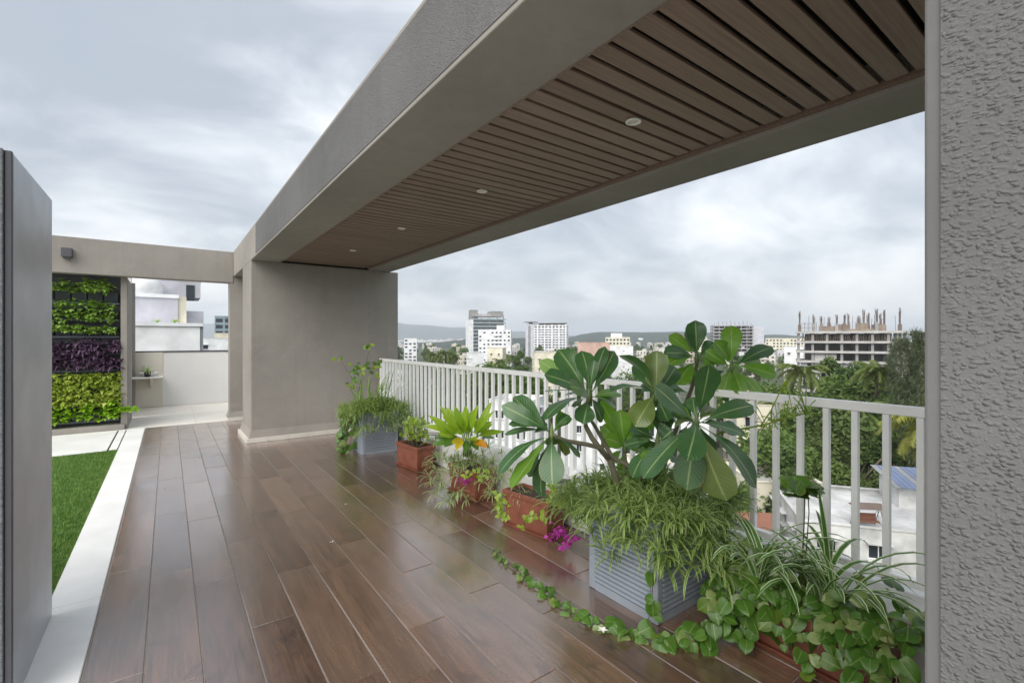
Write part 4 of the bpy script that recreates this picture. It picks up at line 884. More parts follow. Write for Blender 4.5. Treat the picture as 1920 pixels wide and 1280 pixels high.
# ---- landmark buildings
def bldg(name, label, x, D, z=GZ, rz=0, cat='building', group=None):
    p = gpos(x, D, z); t = thing(name, label, cat, p, group, face_rz(x)+rz); placed.append((p.x, p.y, 16)); return t
def part(t, name, mats, mb, kind=None, smooth=False):
    o = mb.build(name, mats, t, smooth, keep=False)
    if kind: o['kind'] = kind
    return o
def near_building(t, W, Dp, H, floors, bays, wall, ww=.45, wh=.45, seed=1, front_only=False, roofm=None, skip=.1, ph=.9):
    """a building whose windows are separate parts"""
    r_ = random.Random(seed); W, Dp, H = round(W, 2), round(Dp, 2), round(H, 2); b_ = MB(); ops = []
    c = [(-W/2, -Dp/2, 0), (W/2, -Dp/2, 0), (W/2, Dp/2, 0), (-W/2, Dp/2, 0)]; u = [(1, 0, 0), (0, 1, 0), (-1, 0, 0), (0, -1, 0)]; ln = [W, Dp, W, Dp]; cache_ = {}
    for k in range(4):
        bb = max(1, round(bays*ln[k]/W)); og = grid_ops(ln[k], H, floors, bb, ww, wh, .28, skip, r_) if k in (0, 1, 3) else []
        wall_holes(b_, c[k], u[k], ln[k], H+ph, og, .2)
        for (x0, x1, z0, z1) in og:
            key = (round(x1-x0, 2), round(z1-z0, 2))
            if key not in cache_:
                w, h = x1-x0, z1-z0; m1 = MB(); m1.quad((0, 0, 0), (w, 0, 0), (w, 0, h), (0, 0, h)); m2 = MB(); f = .07
                for (a0, a1, q0, q1) in ((0, w, 0, f), (0, w, h-f, h), (0, f, f, h-f), (w-f, w, f, h-f), (w/2-f/2, w/2+f/2, f, h-f)): m2.box(a0, a1, -.05, -.002, q0, q1)
                m3 = MB(); m3.box(-.12, w+.12, -.45, -.181, -.1, -.01); m4 = MB(); m4.box(-.15, w+.15, -.65, -.181, h+.02, h+.1)
                cache_[key] = (m1.mesh('window', M['glassdark']), m2.mesh('frame', M['bwhite']), m3.mesh('sill', wall), m4.mesh('sunshade', wall))
            n_ = Vector((u[k][1], -u[k][0], 0)); p = Vector(c[k])+Vector(u[k])*x0+Vector((0, 0, z0))-n_*.18; rz_ = math.atan2(u[k][1], u[k][0])
            w_ = inst('window', cache_[key][0], t, p, (0, 0, rz_)); inst('frame', cache_[key][1], w_); inst('sill', cache_[key][2], w_); inst('sunshade', cache_[key][3], w_)
    part(t, 'walls', wall, b_); b_ = MB(); b_.box(-W/2+.02, W/2-.02, -Dp/2+.02, Dp/2-.02, H-.25, H); part(t, 'roof', roofm or M['roofdirty'], b_)
    b_ = MB()
    for (x0, x1, y0, y1) in ((-W/2-.1, W/2+.1, -Dp/2-.1, -Dp/2+.2), (-W/2-.1, W/2+.1, Dp/2-.2, Dp/2+.1), (-W/2-.1, -W/2+.2, -Dp/2+.2, Dp/2-.2), (W/2-.2, W/2+.1, -Dp/2+.2, Dp/2-.2)): b_.box(x0, x1, y0, y1, H+ph, H+ph+.12)
    part(t, 'coping', wall, b_)
# neighbour to the left, seen through the passage
t = thing('neighbour_building', 'white stepped neighbouring building seen above the parapet at the left', 'building', (-10, 64, GZ))
def wbox(name, mats, *d): b_ = MB(); b_.box(*d); return par(inst(name, b_.mesh(name, mats)), t)
wbox('lower_block', M['bwhite'], -26, 2.75, 60, 74, GZ, 2.75); wbox('roof_edge', M['bwhite'], -26.2, 3.0, 59.8, 74.1, 2.76, 3.1); wbox('side_face_shade', M['bgrey'], 2.76, 3.05, 60.1, 60.5, GZ, 2.75)  # dark strip at the right corner: shade of the side face put into colour
wbox('upper_block', M['blilac'], -26, .9, 65, 74, 3.101, 6.0); wbox('stair_block', M['bcream'], .91, 1.7, 65.2, 73, 3.101, 6.2); wbox('low_wing', M['blilac'], 1.71, 3.4, 66.5, 73, 3.101, 4.7); wbox('upper_edge', M['bwhite'], -26, 1.0, 64.8, 74, 6.001, 6.4)
wbox('top_block', M['blilac'], -26, 3.2, 68.5, 74, 6.401, 8.6); wbox('top_edge', M['bwhite'], -26, 3.4, 68.3, 74.2, 8.601, 8.85); wbox('wall_opening', M['glassdark'], 1.75, 2.6, 68.42, 68.49, 6.0, 7.9)
b = MB(); b.lathe([(1.2, 0), (1.22, .7), (.9, 1.25), (.3, 1.45)], (1.2, 71, 8.86), 16); par(b.build('water_tank', M['concrete'], None, True), t, True)
b = MB(); b.lathe([(1.6, 0), (1.7, 1.1), (1.2, 1.9), (.3, 2.2)], (-2.1, 67, 6.41), 16); par(b.build('dome', M['bwhite'], None, True), t, True)
for x in (-.9, .6): b = MB(); tuft(b, (x, 62, 3.12), 20, .8, .1, rh, None, 0); par(b.build('roof_plant', M['wall_green'], None, True), t, True)
placed.append((-10, 66, 20))
# tower A, dark with balcony slabs
t = bldg('apartment_tower', 'tall dark grey apartment tower with open balcony slabs, farthest left on the skyline', 909, 440, rz=.25); W, Dp = 31., 20.; H = hpx(600, 440)-GZ; n = int(H/3.25)
b = MB(); b.box(-W/2, W/2, -Dp/2, Dp/2, 0, H); part(t, 'core', M['bgrey'], b)
for i in range(n):
    b = MB(); z = H-i*3.25; b.box(-W/2+2, W/2+1.6, -Dp/2-1.8, -Dp/2-.01, z-.35, z); part(t, 'balcony_slab', M['concrete_pale'], b); b = MB(); b.box(-W/2+2, W/2+1.6, -Dp/2-1.8, -Dp/2-1.7, z+.01, z+1.0); part(t, 'balustrade', M['bluegrey'], b)
for x in (-W/2+2.2, -6, 2, 9, W/2-.4): b = MB(); b.box(x-.35, x+.35, -Dp/2-.7, -Dp/2-.02, 0, H+4); part(t, 'column', M['concrete'], b)
b = MB(); wall_holes(b, (-W/2-.6, -Dp/2-1.9, 0), (1, 0, 0), 2.4, H, grid_ops(2.4, H, n, 1, .4, .3), .3); b.box(-W/2-.6, -W/2-.2, -Dp/2-1.85, Dp/2, 0, H); b.box(-W/2-.2, -W/2+1.8, -Dp/2-1.5, -Dp/2-.01, 0, H); part(t, 'stair_fin', M['bwhite'], b)
for d_, m_ in (((-W/2+.5, -W/2+7, -8, 2, H+.01, H+9.), 'concrete'), ((4, W/2, -9, 6, H+3.2, H+8.), 'concrete'), ((-W/2+1, W/2+1, -9.8, 8, H+3.0, H+3.19), 'concrete_pale'), ((-9, 4, -7, 5, H+3.2, H+5.5), 'concrete_pale')): b = MB(); b.box(*d_); part(t, 'roof_block', M[m_], b)
# white block B
t = bldg('apartment_block', 'bright white apartment block with window rows in front of the dark tower', 929, 395, rz=-.1); H = hpx(620, 395)-GZ
b = MB(); fl = int(H/3.1); shell_building(b, 27., 15., H, fl, 8, .5, .4, random.Random(4), .25); part(t, 'walls', [M['bwhite'], M['glassdark'], M['roofdirty']], b)
b = MB(); b.box(1.5, 8, -5, 3, H+.01, H+4.5); part(t, 'stair_head', M['bwhite'], b)
for f in range(fl-1): b = MB(); b.box(-1, 4.8, -8.9, -7.55, f*3.1+3.0, f*3.1+3.25); part(t, 'balcony_slab', M['bwhite'], b)
# tower C
t = bldg('apartment_tower', 'wide pale apartment tower with flat roof canopies, second tower on the skyline', 1027, 600, rz=-.18); H = hpx(611, 600)-GZ; fl = int(H/3.1)
b = MB(); shell_building(b, 41., 18., H, fl, 9, .62, .55, random.Random(6), 0, x=4.5); part(t, 'walls', [M['bwhite'], M['glassdark'], M['roofdirty']], b)
for x in (-11, -2.0, 7.3, 16.2, 24.6): b = MB(); b.box(x-.8, x+.8, -10.4, -9.01, 0, H+1.5); part(t, 'white_fin', M['bwhite'], b)
for f in range(1, fl):
    b = MB(); b.box(-14, 23, -10.0, -9.02, f*3.1-.2, f*3.1+.55); part(t, 'balcony_band', M['blilac'], b)
b = MB(); b.box(-27, -16.2, -9, 9, 0, H+2.5); part(t, 'stair_tower', M['blilac'], b); b = MB(); b.box(-23.5, -20.5, -9.25, -9.02, 0, H); part(t, 'glass_strip', M['bgrey'], b)
b = MB(); b.box(-29, -15, -11, 10, H+4.6, H+5.4); b.box(-24, -20, -4, 4, H+2.51, H+4.6); part(t, 'canopy', M['bgrey'], b); b = MB(); b.box(-13, 24, -10.6, 9, H+2.9, H+3.7); b.box(-10, 22, -6, 6, H+.1, H+2.9); part(t, 'canopy', M['concrete'], b)
# construction frames
def frame(t, W, Dp, floors, fh, cols, z0=0, slab=M['concrete_pale'], colm=M['concrete'], infill=0, seed=1):
    r_ = random.Random(seed)
    for i in range(floors+1):
        b_ = MB(); z = z0+i*fh; b_.box(-W/2-.8, W/2+.8, -Dp/2-1., Dp/2+.8, z-.28, z); b_.box(-W/2-.8, W/2+.8, -Dp/2-1.03, -Dp/2-.6, z-.7, z-.281); part(t, 'floor_slab', slab, b_)
    me = MB(); me.box(-.35, .35, -.35, .35, 0, fh-.29); me = me.mesh('column', colm)
    for i in range(floors):
        for k in range(cols):
            for y in (-Dp/2, 0, Dp/2): inst('column', me, t, (-W/2+W*k/(cols-1), y, z0+i*fh+.004))
        if i < infill:
            for k in range(cols-1):
                if r_.random() < .55:
                    b_ = MB(); x0 = -W/2+W*k/(cols-1)+.5; x1 = x0+W/(cols-1)*r_.uniform(.4, .8); b_.box(x0, x1, -Dp/2+.3, -Dp/2+.5, z0+i*fh+.005, z0+i*fh+fh-.75); part(t, 'infill_wall', r_.choice((M['concrete_pale'], M['blilac'])), b_)
        b_ = MB(); b_.box(-W/2+2, W/2-2, .8, Dp/2-.6, z0+i*fh+.006, z0+(i+1)*fh-.75); part(t, 'inner_core', M['concrete'], b_)
E1 = 156; t = bldg('construction_building', 'unfinished concrete building bristling with reinforcing bars above the trees', 1588, E1, rz=.08)
topz = hpx(621, E1)-GZ; fh = 3.2; frame(t, 27.5, 15, 9, fh, 8, topz-9*fh, infill=7, seed=5)
for i in range(46):
    b = MB(); x = -13+26*(i+.5)/46; z = topz-fh; b.tube([(x, -7.3, z+.02), (x+rh.uniform(-.5, .5), -7.2, z+fh-.75)], .07, 5); part(t, 'prop', M['formwork'], b)
for i in range(40):
    b = MB(); x = -13+26*(i+.5)/40; z = topz-fh; b.tube([(x, -4.3, z+.02), (x+rh.uniform(-.6, .6), -4.2, z+fh-.75)], .08, 5); part(t, 'prop', M['formwork'], b)
for k in range(14):
    b = MB(); x = (-13.5, -9.4, -7.2, -5, -3.1, -1., .6, 3., 4.4, 5.6, 7.4, 8.8, 10, 13.4)[k]; y = rh.uniform(-7, 4); hh = rh.uniform(5., 8.2)
    for q in range(13): b.tube([(x+rh.uniform(-.35, .35), y+rh.uniform(-.3, .3), topz+.01), (x+rh.uniform(-.4, .4), y+rh.uniform(-.35, .35), topz+hh*rh.uniform(.8, 1))], .045, 4)
    part(t, 'rebar_bundle', M['rebar'], b, 'stuff')
    b = MB(); b.box(x-.45, x+.45, y-.4, y+.4, topz+.011, topz+rh.uniform(2., 2.9)); part(t, 'column_form', rh.choice((M['formwork'], M['concrete'], M['rebar'])), b)
for k in range(26):
    b = MB(); x = rh.uniform(-13, 13.3); y = rh.uniform(-7, 5); b.tube([(x, y, topz+.01), (x+rh.uniform(-.2, .2), y, topz+rh.uniform(2.2, 5.5))], .06, 4); part(t, 'scaffold_pole', M['rebar'], b)
for (x0, x1, h_) in ((-8, -3.5, 1.7), (-2.6, -.4, 2.3), (2.2, 5.4, 2.5), (6.2, 9.6, 2.1), (-6, 8, .7)): b = MB(); b.box(x0, x1, -3+x0*.1, -2.8+x0*.1, topz+.012, topz+h_); part(t, 'formwork_panel', M['formwork'], b)
for z in (1.1, 2.6): b = MB(); b.tube([(-13.6, -7.8, topz+z), (-9, -7.8, topz+z)], .05, 5); part(t, 'guard_rail', M['rebar'], b)
for k in range(7): b = MB(); x = -13.6+k*.75; b.tube([(x, -7.8, topz), (x, -7.8, topz+2.7)], .04, 5); part(t, 'guard_post', M['rebar'], b)
t = bldg('construction_building', 'smaller unfinished concrete frame on the skyline behind the frangipani', 1371, 480, rz=.2); topz = hpx(610, 480)-GZ; frame(t, 36, 16, 10, 3.3, 8, topz-33, slab=M['concrete_pale'], infill=4, seed=8)
for k in range(10): b = MB(); x = -17+k*3.8; b.tube([(x, -7, topz), (x, -7, topz+rh.uniform(2, 4.5))], .16, 4); part(t, 'rebar_bundle', M['rebar'], b)
b = MB(); b.box(18.5, 29, -6, 7, topz-33, topz-1.5); part(t, 'side_block', M['blilac'], b)
# the others, one by one
def simple(name, label, x0, x1, ytop, D, Dp, wall, floors=None, bays=None, rz=0, seed=1, ww=.45, wh=.42, windows_parts=False, roofm=None, skip=.15):
    W = (x1-x0)/880*D; H = hpx(ytop, D)-GZ-.9; t_ = bldg(name, label, (x0+x1)/2, D, rz=rz); fl = floors or max(2, int(H/3.15)); bays = bays or max(2, int(W/3.4))
    if windows_parts: near_building(t_, W, Dp, H, fl, bays, wall, ww, wh, seed, roofm=roofm, skip=skip)
    else: b_ = MB(); shell_building(b_, W, Dp, H, fl, bays, ww, wh, random.Random(seed), skip); part(t_, 'walls', [wall, M['glassdark'], roofm or M['roofdirty']], b_)
    return t_, W, H
simple('pink_building', 'long salmon pink building low on the skyline behind the frangipani', 1084, 1142, 642, 270, 14, M['bpink'], bays=5, ww=.2, wh=.25, skip=.5)
t, W, H = simple('stepped_block', 'peach and white stepped apartment block below the wooded hill', 1136, 1180, 632, 430, 16, M['bcream'], bays=7, ww=.55, wh=.5)
b = MB(); b.box(-6, 4, -5, 5, H+.01, H+4.5); part(t, 'upper_storey', M['bwhite'], b)
simple('white_building', 'low white building right of the salmon pink building', 1142, 1186, 649, 300, 12, M['bwhite'], ww=.16, wh=.25, skip=.6)
t, W, H = simple('cream_house', 'cream house with two narrow windows left of the frangipani top', 1000, 1054, 661, 170, 9, M['bcream'], bays=3, ww=.16, wh=.4, windows_parts=True, rz=.12, skip=0)
b = MB(); b.box(-4.5, 0, -2, 3, H+.01, H+1.5); part(t, 'roof_room', M['roofdirty'], b)
simple('cream_block', 'plain cream building below the bright white block', 918, 946, 652, 210, 9, M['bcream'], ww=.22, wh=.3, rz=-.2, windows_parts=True, skip=.4)
simple('grey_roof_house', 'pinkish white house at the left of the plain cream building', 880, 902, 661, 200, 9, M['bwhite'], ww=.35, wh=.35, rz=.3, windows_parts=True)
simple('white_building', 'small white building left of the large construction site', 1473, 1503, 650, 205, 9, M['bwhite'], ww=.3, wh=.3, windows_parts=True)
simple('yellow_block', 'pale yellow gabled apartment row far behind the frangipani at the right', 1440, 1502, 634, 560, 14, M['bcream'], ww=.55, wh=.5)
simple('yellow_block', 'pale apartment row beyond the smaller concrete frame', 1268, 1322, 631, 600, 14, M['bcream'], ww=.5, wh=.5)
simple('white_tower', 'distant white tower block just right of the end wall', 758, 781, 634, 520, 12, M['bwhite'], ww=.6, wh=.5)
simple('dark_tower', 'dark distant tower seen through the passage at the left', 407, 450, 594, 260, 14, M['bluegrey'], ww=.75, wh=.6, skip=0)
simple('cream_block', 'cream building seen through the passage below the dark tower', 408, 470, 625, 190, 12, M['bcream'], ww=.35, wh=.35, windows_parts=True)
simple('flat_building', 'low building seen through the passage beside the neighbouring building', 370, 425, 634, 150, 10, M['bwhite'], ww=.6, wh=.4, windows_parts=True)
simple('apartment_block', 'cream apartment block close below, seen through the railing bars', 1372, 1466, 752, 78, 10, M['bcream'], ww=.42, wh=.45, rz=.25, windows_parts=True)
simple('apartment_block', 'white apartment block below, behind the middle of the railing', 1210, 1330, 772, 82, 10, M['bwhite'], ww=.42, wh=.45, rz=-.15, windows_parts=True)
simple('white_house', 'white house below the railing left of the frangipani', 1060, 1150, 770, 92, 10, M['bwhite'], ww=.4, wh=.42, rz=.1, windows_parts=True)
simple('white_house', 'white house seen through the far railing bars above the lime plant', 930, 1010, 745, 100, 10, M['bwhite'], ww=.4, wh=.42, rz=-.3, windows_parts=True)
simple('beige_house', 'low beige house with a flat roof below the cream apartment block', 1385, 1500, 885, 55, 8, M['bcream'], ww=.3, wh=.4, rz=.45, windows_parts=True)
simple('cream_house', 'cream house directly below the railing behind the frangipani trunk', 1180, 1300, 868, 58, 8, M['bcream'], ww=.35, wh=.4, rz=.2, windows_parts=True)
# white roof terrace with swing
RZ = -14.6; t = thing('terrace_house', 'white roof terrace building close below at the right of the railing', 'building', gpos(1640, 44, GZ), None, face_rz(1640)+.35); placed.append((t.location.x, t.location.y, 12))
near_building(t, 15., 12., RZ-GZ, 3, 4, M['terrace_paint'], .4, .42, 3, roofm=M['terrace_paint'], ph=.3)
b = MB(); b.box(2.5, 7.2, 1.5, 5.8, RZ-GZ+.01, RZ-GZ+2.0); part(t, 'roof_room', M['terrace_paint'], b)
for i in range(11): b = MB(); b.add([(1.9+i*.5, .8, RZ-GZ+2.02), (2.36+i*.5, .8, RZ-GZ+2.02), (2.36+i*.5, 6.3, RZ-GZ+2.75), (1.9+i*.5, 6.3, RZ-GZ+2.75), (1.9+i*.5, .8, RZ-GZ+2.1), (2.36+i*.5, .8, RZ-GZ+2.1), (2.36+i*.5, 6.3, RZ-GZ+2.83), (1.9+i*.5, 6.3, RZ-GZ+2.83)], [(0, 3, 2, 1), (4, 5, 6, 7), (0, 1, 5, 4), (1, 2, 6, 5), (2, 3, 7, 6), (3, 0, 4, 7)]); part(t, 'roof_sheet', M['blue_sheet'] if i % 4 else M['roof_grey'], b)
b = MB(); b.box(2.6, 6.4, -6.24, -6.02, RZ-GZ-2.6, RZ-GZ-.9); g_ = part(t, 'louvre', M['glassdark'], b)
for i in range(9): b = MB(); b.box(2.6, 6.4, -6.32, -6.241, RZ-GZ-2.55+i*.185, RZ-GZ-2.5+i*.185); o = part(t, 'louvre_blade', M['bwhite'], b)
for x in (2.55, 3.9, 6.4): b = MB(); b.box(x-.06, x+.06, -6.36, -6.321, RZ-GZ-2.62, RZ-GZ-.88); part(t, 'louvre_frame', M['bwhite'], b)
sp_ = at(1627, 985, 40); sp_.z = RZ+.005; t = thing('garden_swing', 'brown canopied garden swing standing on the white roof terrace', 'swing', sp_, None, face_rz(1627)+.5)
b = MB()
for sx in (-.95, .95): b.tube([(sx, -.75, 0), (sx, 0, 1.75), (sx, .75, 0)], .035, 6); b.tube([(sx, -.6, .35), (sx, .6, .35)], .025, 6)
b.tube([(-.95, 0, 1.75), (.95, 0, 1.75)], .035, 6); b.tube([(-.95, .7, .12), (.95, .7, .12)], .025, 6); part(t, 'frame', M['rebar'], b)
b = MB(); b.box(-.8, .8, -.28, .3, .5, .6); part(t, 'seat', M['roof_red'], b); b = MB(); b.box(-.8, .8, .3, .38, .55, 1.1); part(t, 'backrest', M['roof_red'], b)
b = MB(); b.add([(-1.15, -.8, 1.75), (1.15, -.8, 1.75), (1.15, .8, 1.75), (-1.15, .8, 1.75), (-1.0, 0, 2.1), (1.0, 0, 2.1)], [(0, 1, 5, 4), (2, 3, 4, 5), (1, 2, 5), (3, 0, 4), (0, 3, 2, 1)]); part(t, 'canopy', M['rebar'], b)
b = MB()
for sx in (-.75, .75): b.tube([(sx, -.2, .6), (sx*.98, 0, 1.74)], .015, 5); b.tube([(sx, .3, 1.05), (sx*.98, 0, 1.74)], .015, 5)
part(t, 'hangers', M['rebar'], b)
t = bldg('tiled_shed', 'small shed with a terracotta roof below the railing', 1398, 47, rz=.3); b = MB(); h_ = hpx(968, 47)-GZ; b.box(-2, 2, -1.5, 1.5, 0, h_-.4); part(t, 'walls', M['bcream'], b)
b = MB(); b.add([(-2.5, -2, h_-.5), (2.5, -2, h_-.5), (2.5, 2, h_-.3), (-2.5, 2, h_-.3), (-2.5, 0, h_+.5), (2.5, 0, h_+.5)], [(0, 1, 5, 4), (2, 3, 4, 5), (1, 2, 5), (3, 0, 4), (0, 3, 2, 1)]); part(t, 'roof', M['roof_red'], b)
# scatter of ordinary houses
cnt = 0; tries = 0
while cnt < 190 and tries < 6000:
    tries += 1; D = 110+1500*rh.random()**1.25; x = rh.choice((rh.uniform(740, 1745), rh.uniform(740, 1745), rh.uniform(370, 440))); k = rh.randrange(len(HOUSES)); p = gpos(x, D)
    if D < 260 and HOUSES[k][2] > 11: continue
    if 1480 < x < 1720 and D < 170: continue
    if not free(p, HOUSES[k][1]*.66): continue
    house(x, D, k); cnt += 1
b = MB()
for i in range(1500):
    D = rh.uniform(1500, 5200); x = rh.choice((rh.uniform(700, 1760), rh.uniform(360, 450))); p = gpos(x, D); w = rh.uniform(8, 26); d_ = rh.uniform(8, 20); h_ = rh.choice((6, 9, 12, 12, 18, 24))*rh.uniform(.8, 1.2); b.box(p.x-w/2, p.x+w/2, p.y-d_/2, p.y+d_/2, GZ, GZ+h_, rh.randrange(4))
tag(b.build('distant_city', [M['bwhite'], M['bcream'], M['blilac'], M['bwhite']]), 'pale mass of far off buildings along the horizon', 'city', kind='stuff')

# ================================================================== trees
def m_crown(name, c1, c2):
    t_ = NT(name); f = t_.noise(t_.coord('Object', (1, 1, 1), True), .55, 5, .65); f2 = t_.noise(t_.coord('Object'), 4, 3, .6)
    c = t_.mix(t_.ramp(f, [(.35, (0, 0, 0)), (.65, (1, 1, 1))]), c1, c2); c = t_.mix(t_.math('MULTIPLY', f2, .5), c, sc(c2, 1.3)); c = t_.mix(t_.math('MULTIPLY', t_.rand(), .4), c, (.12, .13, .035)); t_.set(Base_Color=c, Roughness=.6, Specular_IOR_Level=.3)
    tr = t_.n.new('ShaderNodeBsdfTranslucent'); t_.l.new(c, tr.inputs[0]); ms = t_.n.new('ShaderNodeMixShader'); ms.inputs[0].default_value = .25; t_.l.new(t_.b.outputs[0], ms.inputs[1]); t_.l.new(tr.outputs[0], ms.inputs[2]); t_.l.new(ms.outputs[0], t_.out.inputs[0]); return t_.m
M['crown'] = m_crown('broad tree foliage', (.055, .115, .026), (.13, .21, .048)); M['crown_dark'] = m_crown('dark tree foliage', (.042, .088, .026), (.10, .165, .045)); M['palm'] = m_crown('palm frond', (.07, .12, .025), (.15, .20, .05)); M['palm_yellow'] = m_crown('yellowing palm frond', (.16, .19, .03), (.27, .28, .06)); M['needles'] = m_crown('casuarina needles', (.075, .10, .05), (.13, .16, .085)); M['trunk'] = plain('tree bark', (.13, .105, .08), .9, .3, 3)
def crown_mesh(seed, R_, Hc, z0, nl, ls, mat_, lobes=14):
    r_ = random.Random(seed); b_ = MB(); L_ = []
    for i in range(lobes):
        a = r_.uniform(0, 6.283); q = r_.random(); zz = z0+Hc*q; rr = R_*math.sin(math.pi*min(.95, .12+.8*q))**.7*r_.uniform(.25, .75); L_.append((Vector((math.cos(a)*rr, math.sin(a)*rr, zz)), R_*r_.uniform(.28, .52)))
    for i in range(nl):
        c, lr = r_.choice(L_); d_ = Vector((r_.gauss(0, 1), r_.gauss(0, 1), r_.gauss(.25, 1))).normalized(); p = c+d_*lr*(r_.random()**.33)*r_.uniform(.75, 1.12)
        s_ = ls*r_.uniform(.5, 1.3); u_ = Vector((r_.gauss(0, 1), r_.gauss(0, 1), r_.gauss(0, .6))).normalized(); w_ = (u_.cross(d_)+Vector((r_.gauss(0, .3), r_.gauss(0, .3), r_.gauss(0, .3)))).normalized()
        b_.add([p-u_*s_, p-w_*s_*.45+d_*s_*.15, p+u_*s_*.8-d_*s_*.25, p+w_*s_*.45+d_*s_*.15], [(0, 1, 2, 3)])
    return b_.mesh('crown', mat_)
def trunk_mesh(seed, h, r0, R_):
    r_ = random.Random(seed); b_ = MB(); b_.tube([(0, 0, 0), (r_.uniform(-.2, .2), r_.uniform(-.2, .2), h*.4), (r_.uniform(-.4, .4), r_.uniform(-.4, .4), h*.8), (0, 0, h)], [r0, r0*.75, r0*.55, r0*.25], 7)
    for i in range(6): a = r_.uniform(0, 6.283); b_.tube([(0, 0, h*r_.uniform(.4, .65)), (math.cos(a)*R_*.35, math.sin(a)*R_*.35, h*.85), (math.cos(a)*R_*.6, math.sin(a)*R_*.6, h*1.05)], [r0*.4, r0*.25, r0*.08], 5)
    return b_.mesh('trunk', M['trunk'], True)
TREES = []
for k in range(5):
    R_ = (4.2, 5, 3.6, 4.6, 2.6)[k]; Hc = (6, 6.5, 7, 5.5, 9)[k]; TREES.append((trunk_mesh(k, 7.5, .32, R_), crown_mesh(k+40, R_, Hc, 4.0, 4600, .34, M['crown'] if k % 2 else M['crown_dark'], 16), R_, 4.0+Hc))
def tree(x, D, k, top=None, label=None, grp='trees among the city houses', s_=None):
    p = gpos(x, D); sc_ = s_ or ((hpx(top, D)-GZ)/(TREES[k][3]+TREES[k][2]*.3) if top else rh.uniform(.75, 1.25))
    t_ = thing('broadleaf_tree', label or band(D)+' green tree '+zone(x, D), 'tree', p, grp, rh.uniform(0, 6.28), (sc_*rh.uniform(.85, 1.1), sc_*rh.uniform(.85, 1.1), sc_) if not s_ else sc_); inst('trunk', TREES[k][0], t_); inst('crown', TREES[k][1], t_); return t_
def frond_mesh(seed, L, nleaf, mat_):
    r_ = random.Random(seed); b_ = MB(); pts = []; p = Vector((0, 0, 0)); e = r_.uniform(.5, .9)
    for i in range(9): pts.append(p.copy()); p = p+Vector((math.cos(e), 0, math.sin(e)))*L/8; e -= r_.uniform(.16, .26)
    b_.tube(pts, [.05*(1-.09*i) for i in range(9)], 4)
    for i in range(nleaf):
        t_ = .12+.87*i/nleaf; k = min(7, int(t_*8)); c = pts[k].lerp(pts[k+1], t_*8-k); d_ = (pts[k+1]-pts[k]).normalized(); ll = L*.26*math.sin(math.pi*(.15+.8*t_))*r_.uniform(.8, 1.15)
        for s_ in (-1, 1):
            q = c+d_*ll*.55+Vector((0, s_*ll*.75, -ll*r_.uniform(.2, .75))); w = d_*.055*(L/4); b_.add([c-w, c+w, (c+q)/2+w+Vector((0, 0, ll*.08)), q], [(0, 1, 2, 3)])
    return b_.mesh('frond', mat_)
FR = [frond_mesh(k, 4.2, 34, M['palm']) for k in range(3)]; FRY = [frond_mesh(k+9, 4.2, 40, M['palm_yellow']) for k in range(3)]
def palm(x, D, ytop, label, s_=1., n=22, fr=FR, grp='coconut palms'):
    p = gpos(x, D); h_ = (hpx(ytop, D)-GZ)-2.2*s_; t_ = thing('coconut_palm', label, 'tree', p, grp, rh.uniform(0, 6.28)); b_ = MB(); b_.tube([(0, 0, 0), (.4, .1, h_*.3), (.5, .2, h_*.7), (0, 0, h_)], [.28, .2, .17, .15], 8); part(t_, 'trunk', M['trunk'], b_, smooth=True)
    for i in range(n):
        a = i*2.399+rh.uniform(-.2, .2); el = -.75+1.35*(1-i/n)+rh.uniform(-.15, .15)
        inst('frond', rh.choice(fr), t_, (0, 0, h_+.1), Euler((rh.uniform(-.25, .25), -el+.35, a)), s_*rh.uniform(.85, 1.1))
    b_ = MB(); 
    for i in range(6): a = rh.uniform(0, 6.28); b_.lathe([(.02, -.18), (.14, -.08), (.15, .05), (.03, .16)], (.35*math.cos(a), .35*math.sin(a), h_-.25), 7)
    part(t_, 'coconuts', M['palm_yellow'], b_, 'stuff', True)
palm(1503, 72, 668, 'coconut palm with a full crown in front of the construction site, left of it', 1.1)
palm(1540, 60, 815, 'lower coconut palm directly above the railing at the right', 1., n=20)
palm(1645, 66, 672, 'coconut palm between the dark trees right of the construction site', .95)
palm(1612, 60, 738, 'coconut palm whose bright tip shows just above the rail', 1.1, n=20)
palm(1768, 36, 735, 'yellowish coconut palm hanging into view beside the near wall', 1.15, n=26, fr=FRY)
palm(1715, 62, 730, 'coconut palm close beside the near wall, upper one', 1.1)
palm(1420, 80, 742, 'coconut palm behind the railing right of the frangipani', 1.0)
palm(834, 215, 652, 'coconut palm with a wide crown right of the end wall, larger one', 1.35)
palm(812, 225, 656, 'coconut palm just left of the larger one right of the end wall', 1.2)
palm(850, 230, 658, 'coconut palm just right of the larger one right of the end wall', 1.1)
palm(938, 190, 668, 'coconut palm below the bright white block', 1.0)
palm(962, 200, 662, 'coconut palm between the white block and the cream house', .95)
tree(905, 130, 1, 682, 'spreading green tree just over the railing left of the frangipani'); tree(950, 120, 0, 683, 'round green tree over the railing below the cream house'); tree(985, 118, 3, 694, 'low green tree over the railing beside the cream house'); tree(975, 190, 4, 656, 'slender dark columnar tree below the second tower')
tree(930, 150, 3, 676, 'green tree behind the spreading tree over the railing'); tree(770, 160, 2, 676, 'small green tree right of the end wall above the railing'); tree(795, 150, 0, 680, 'dark green tree above the far railing next to the palms')
tree(1560, 92, 4, 668, 'dense dark green tree in front of the construction site'); tree(1575, 80, 1, 700, 'mid green tree below the construction site'); tree(1610, 88, 2, 682, 'green tree right of the dense dark tree'); tree(1540, 70, 1, 742, 'leafy tree filling the railing gap below the palm')
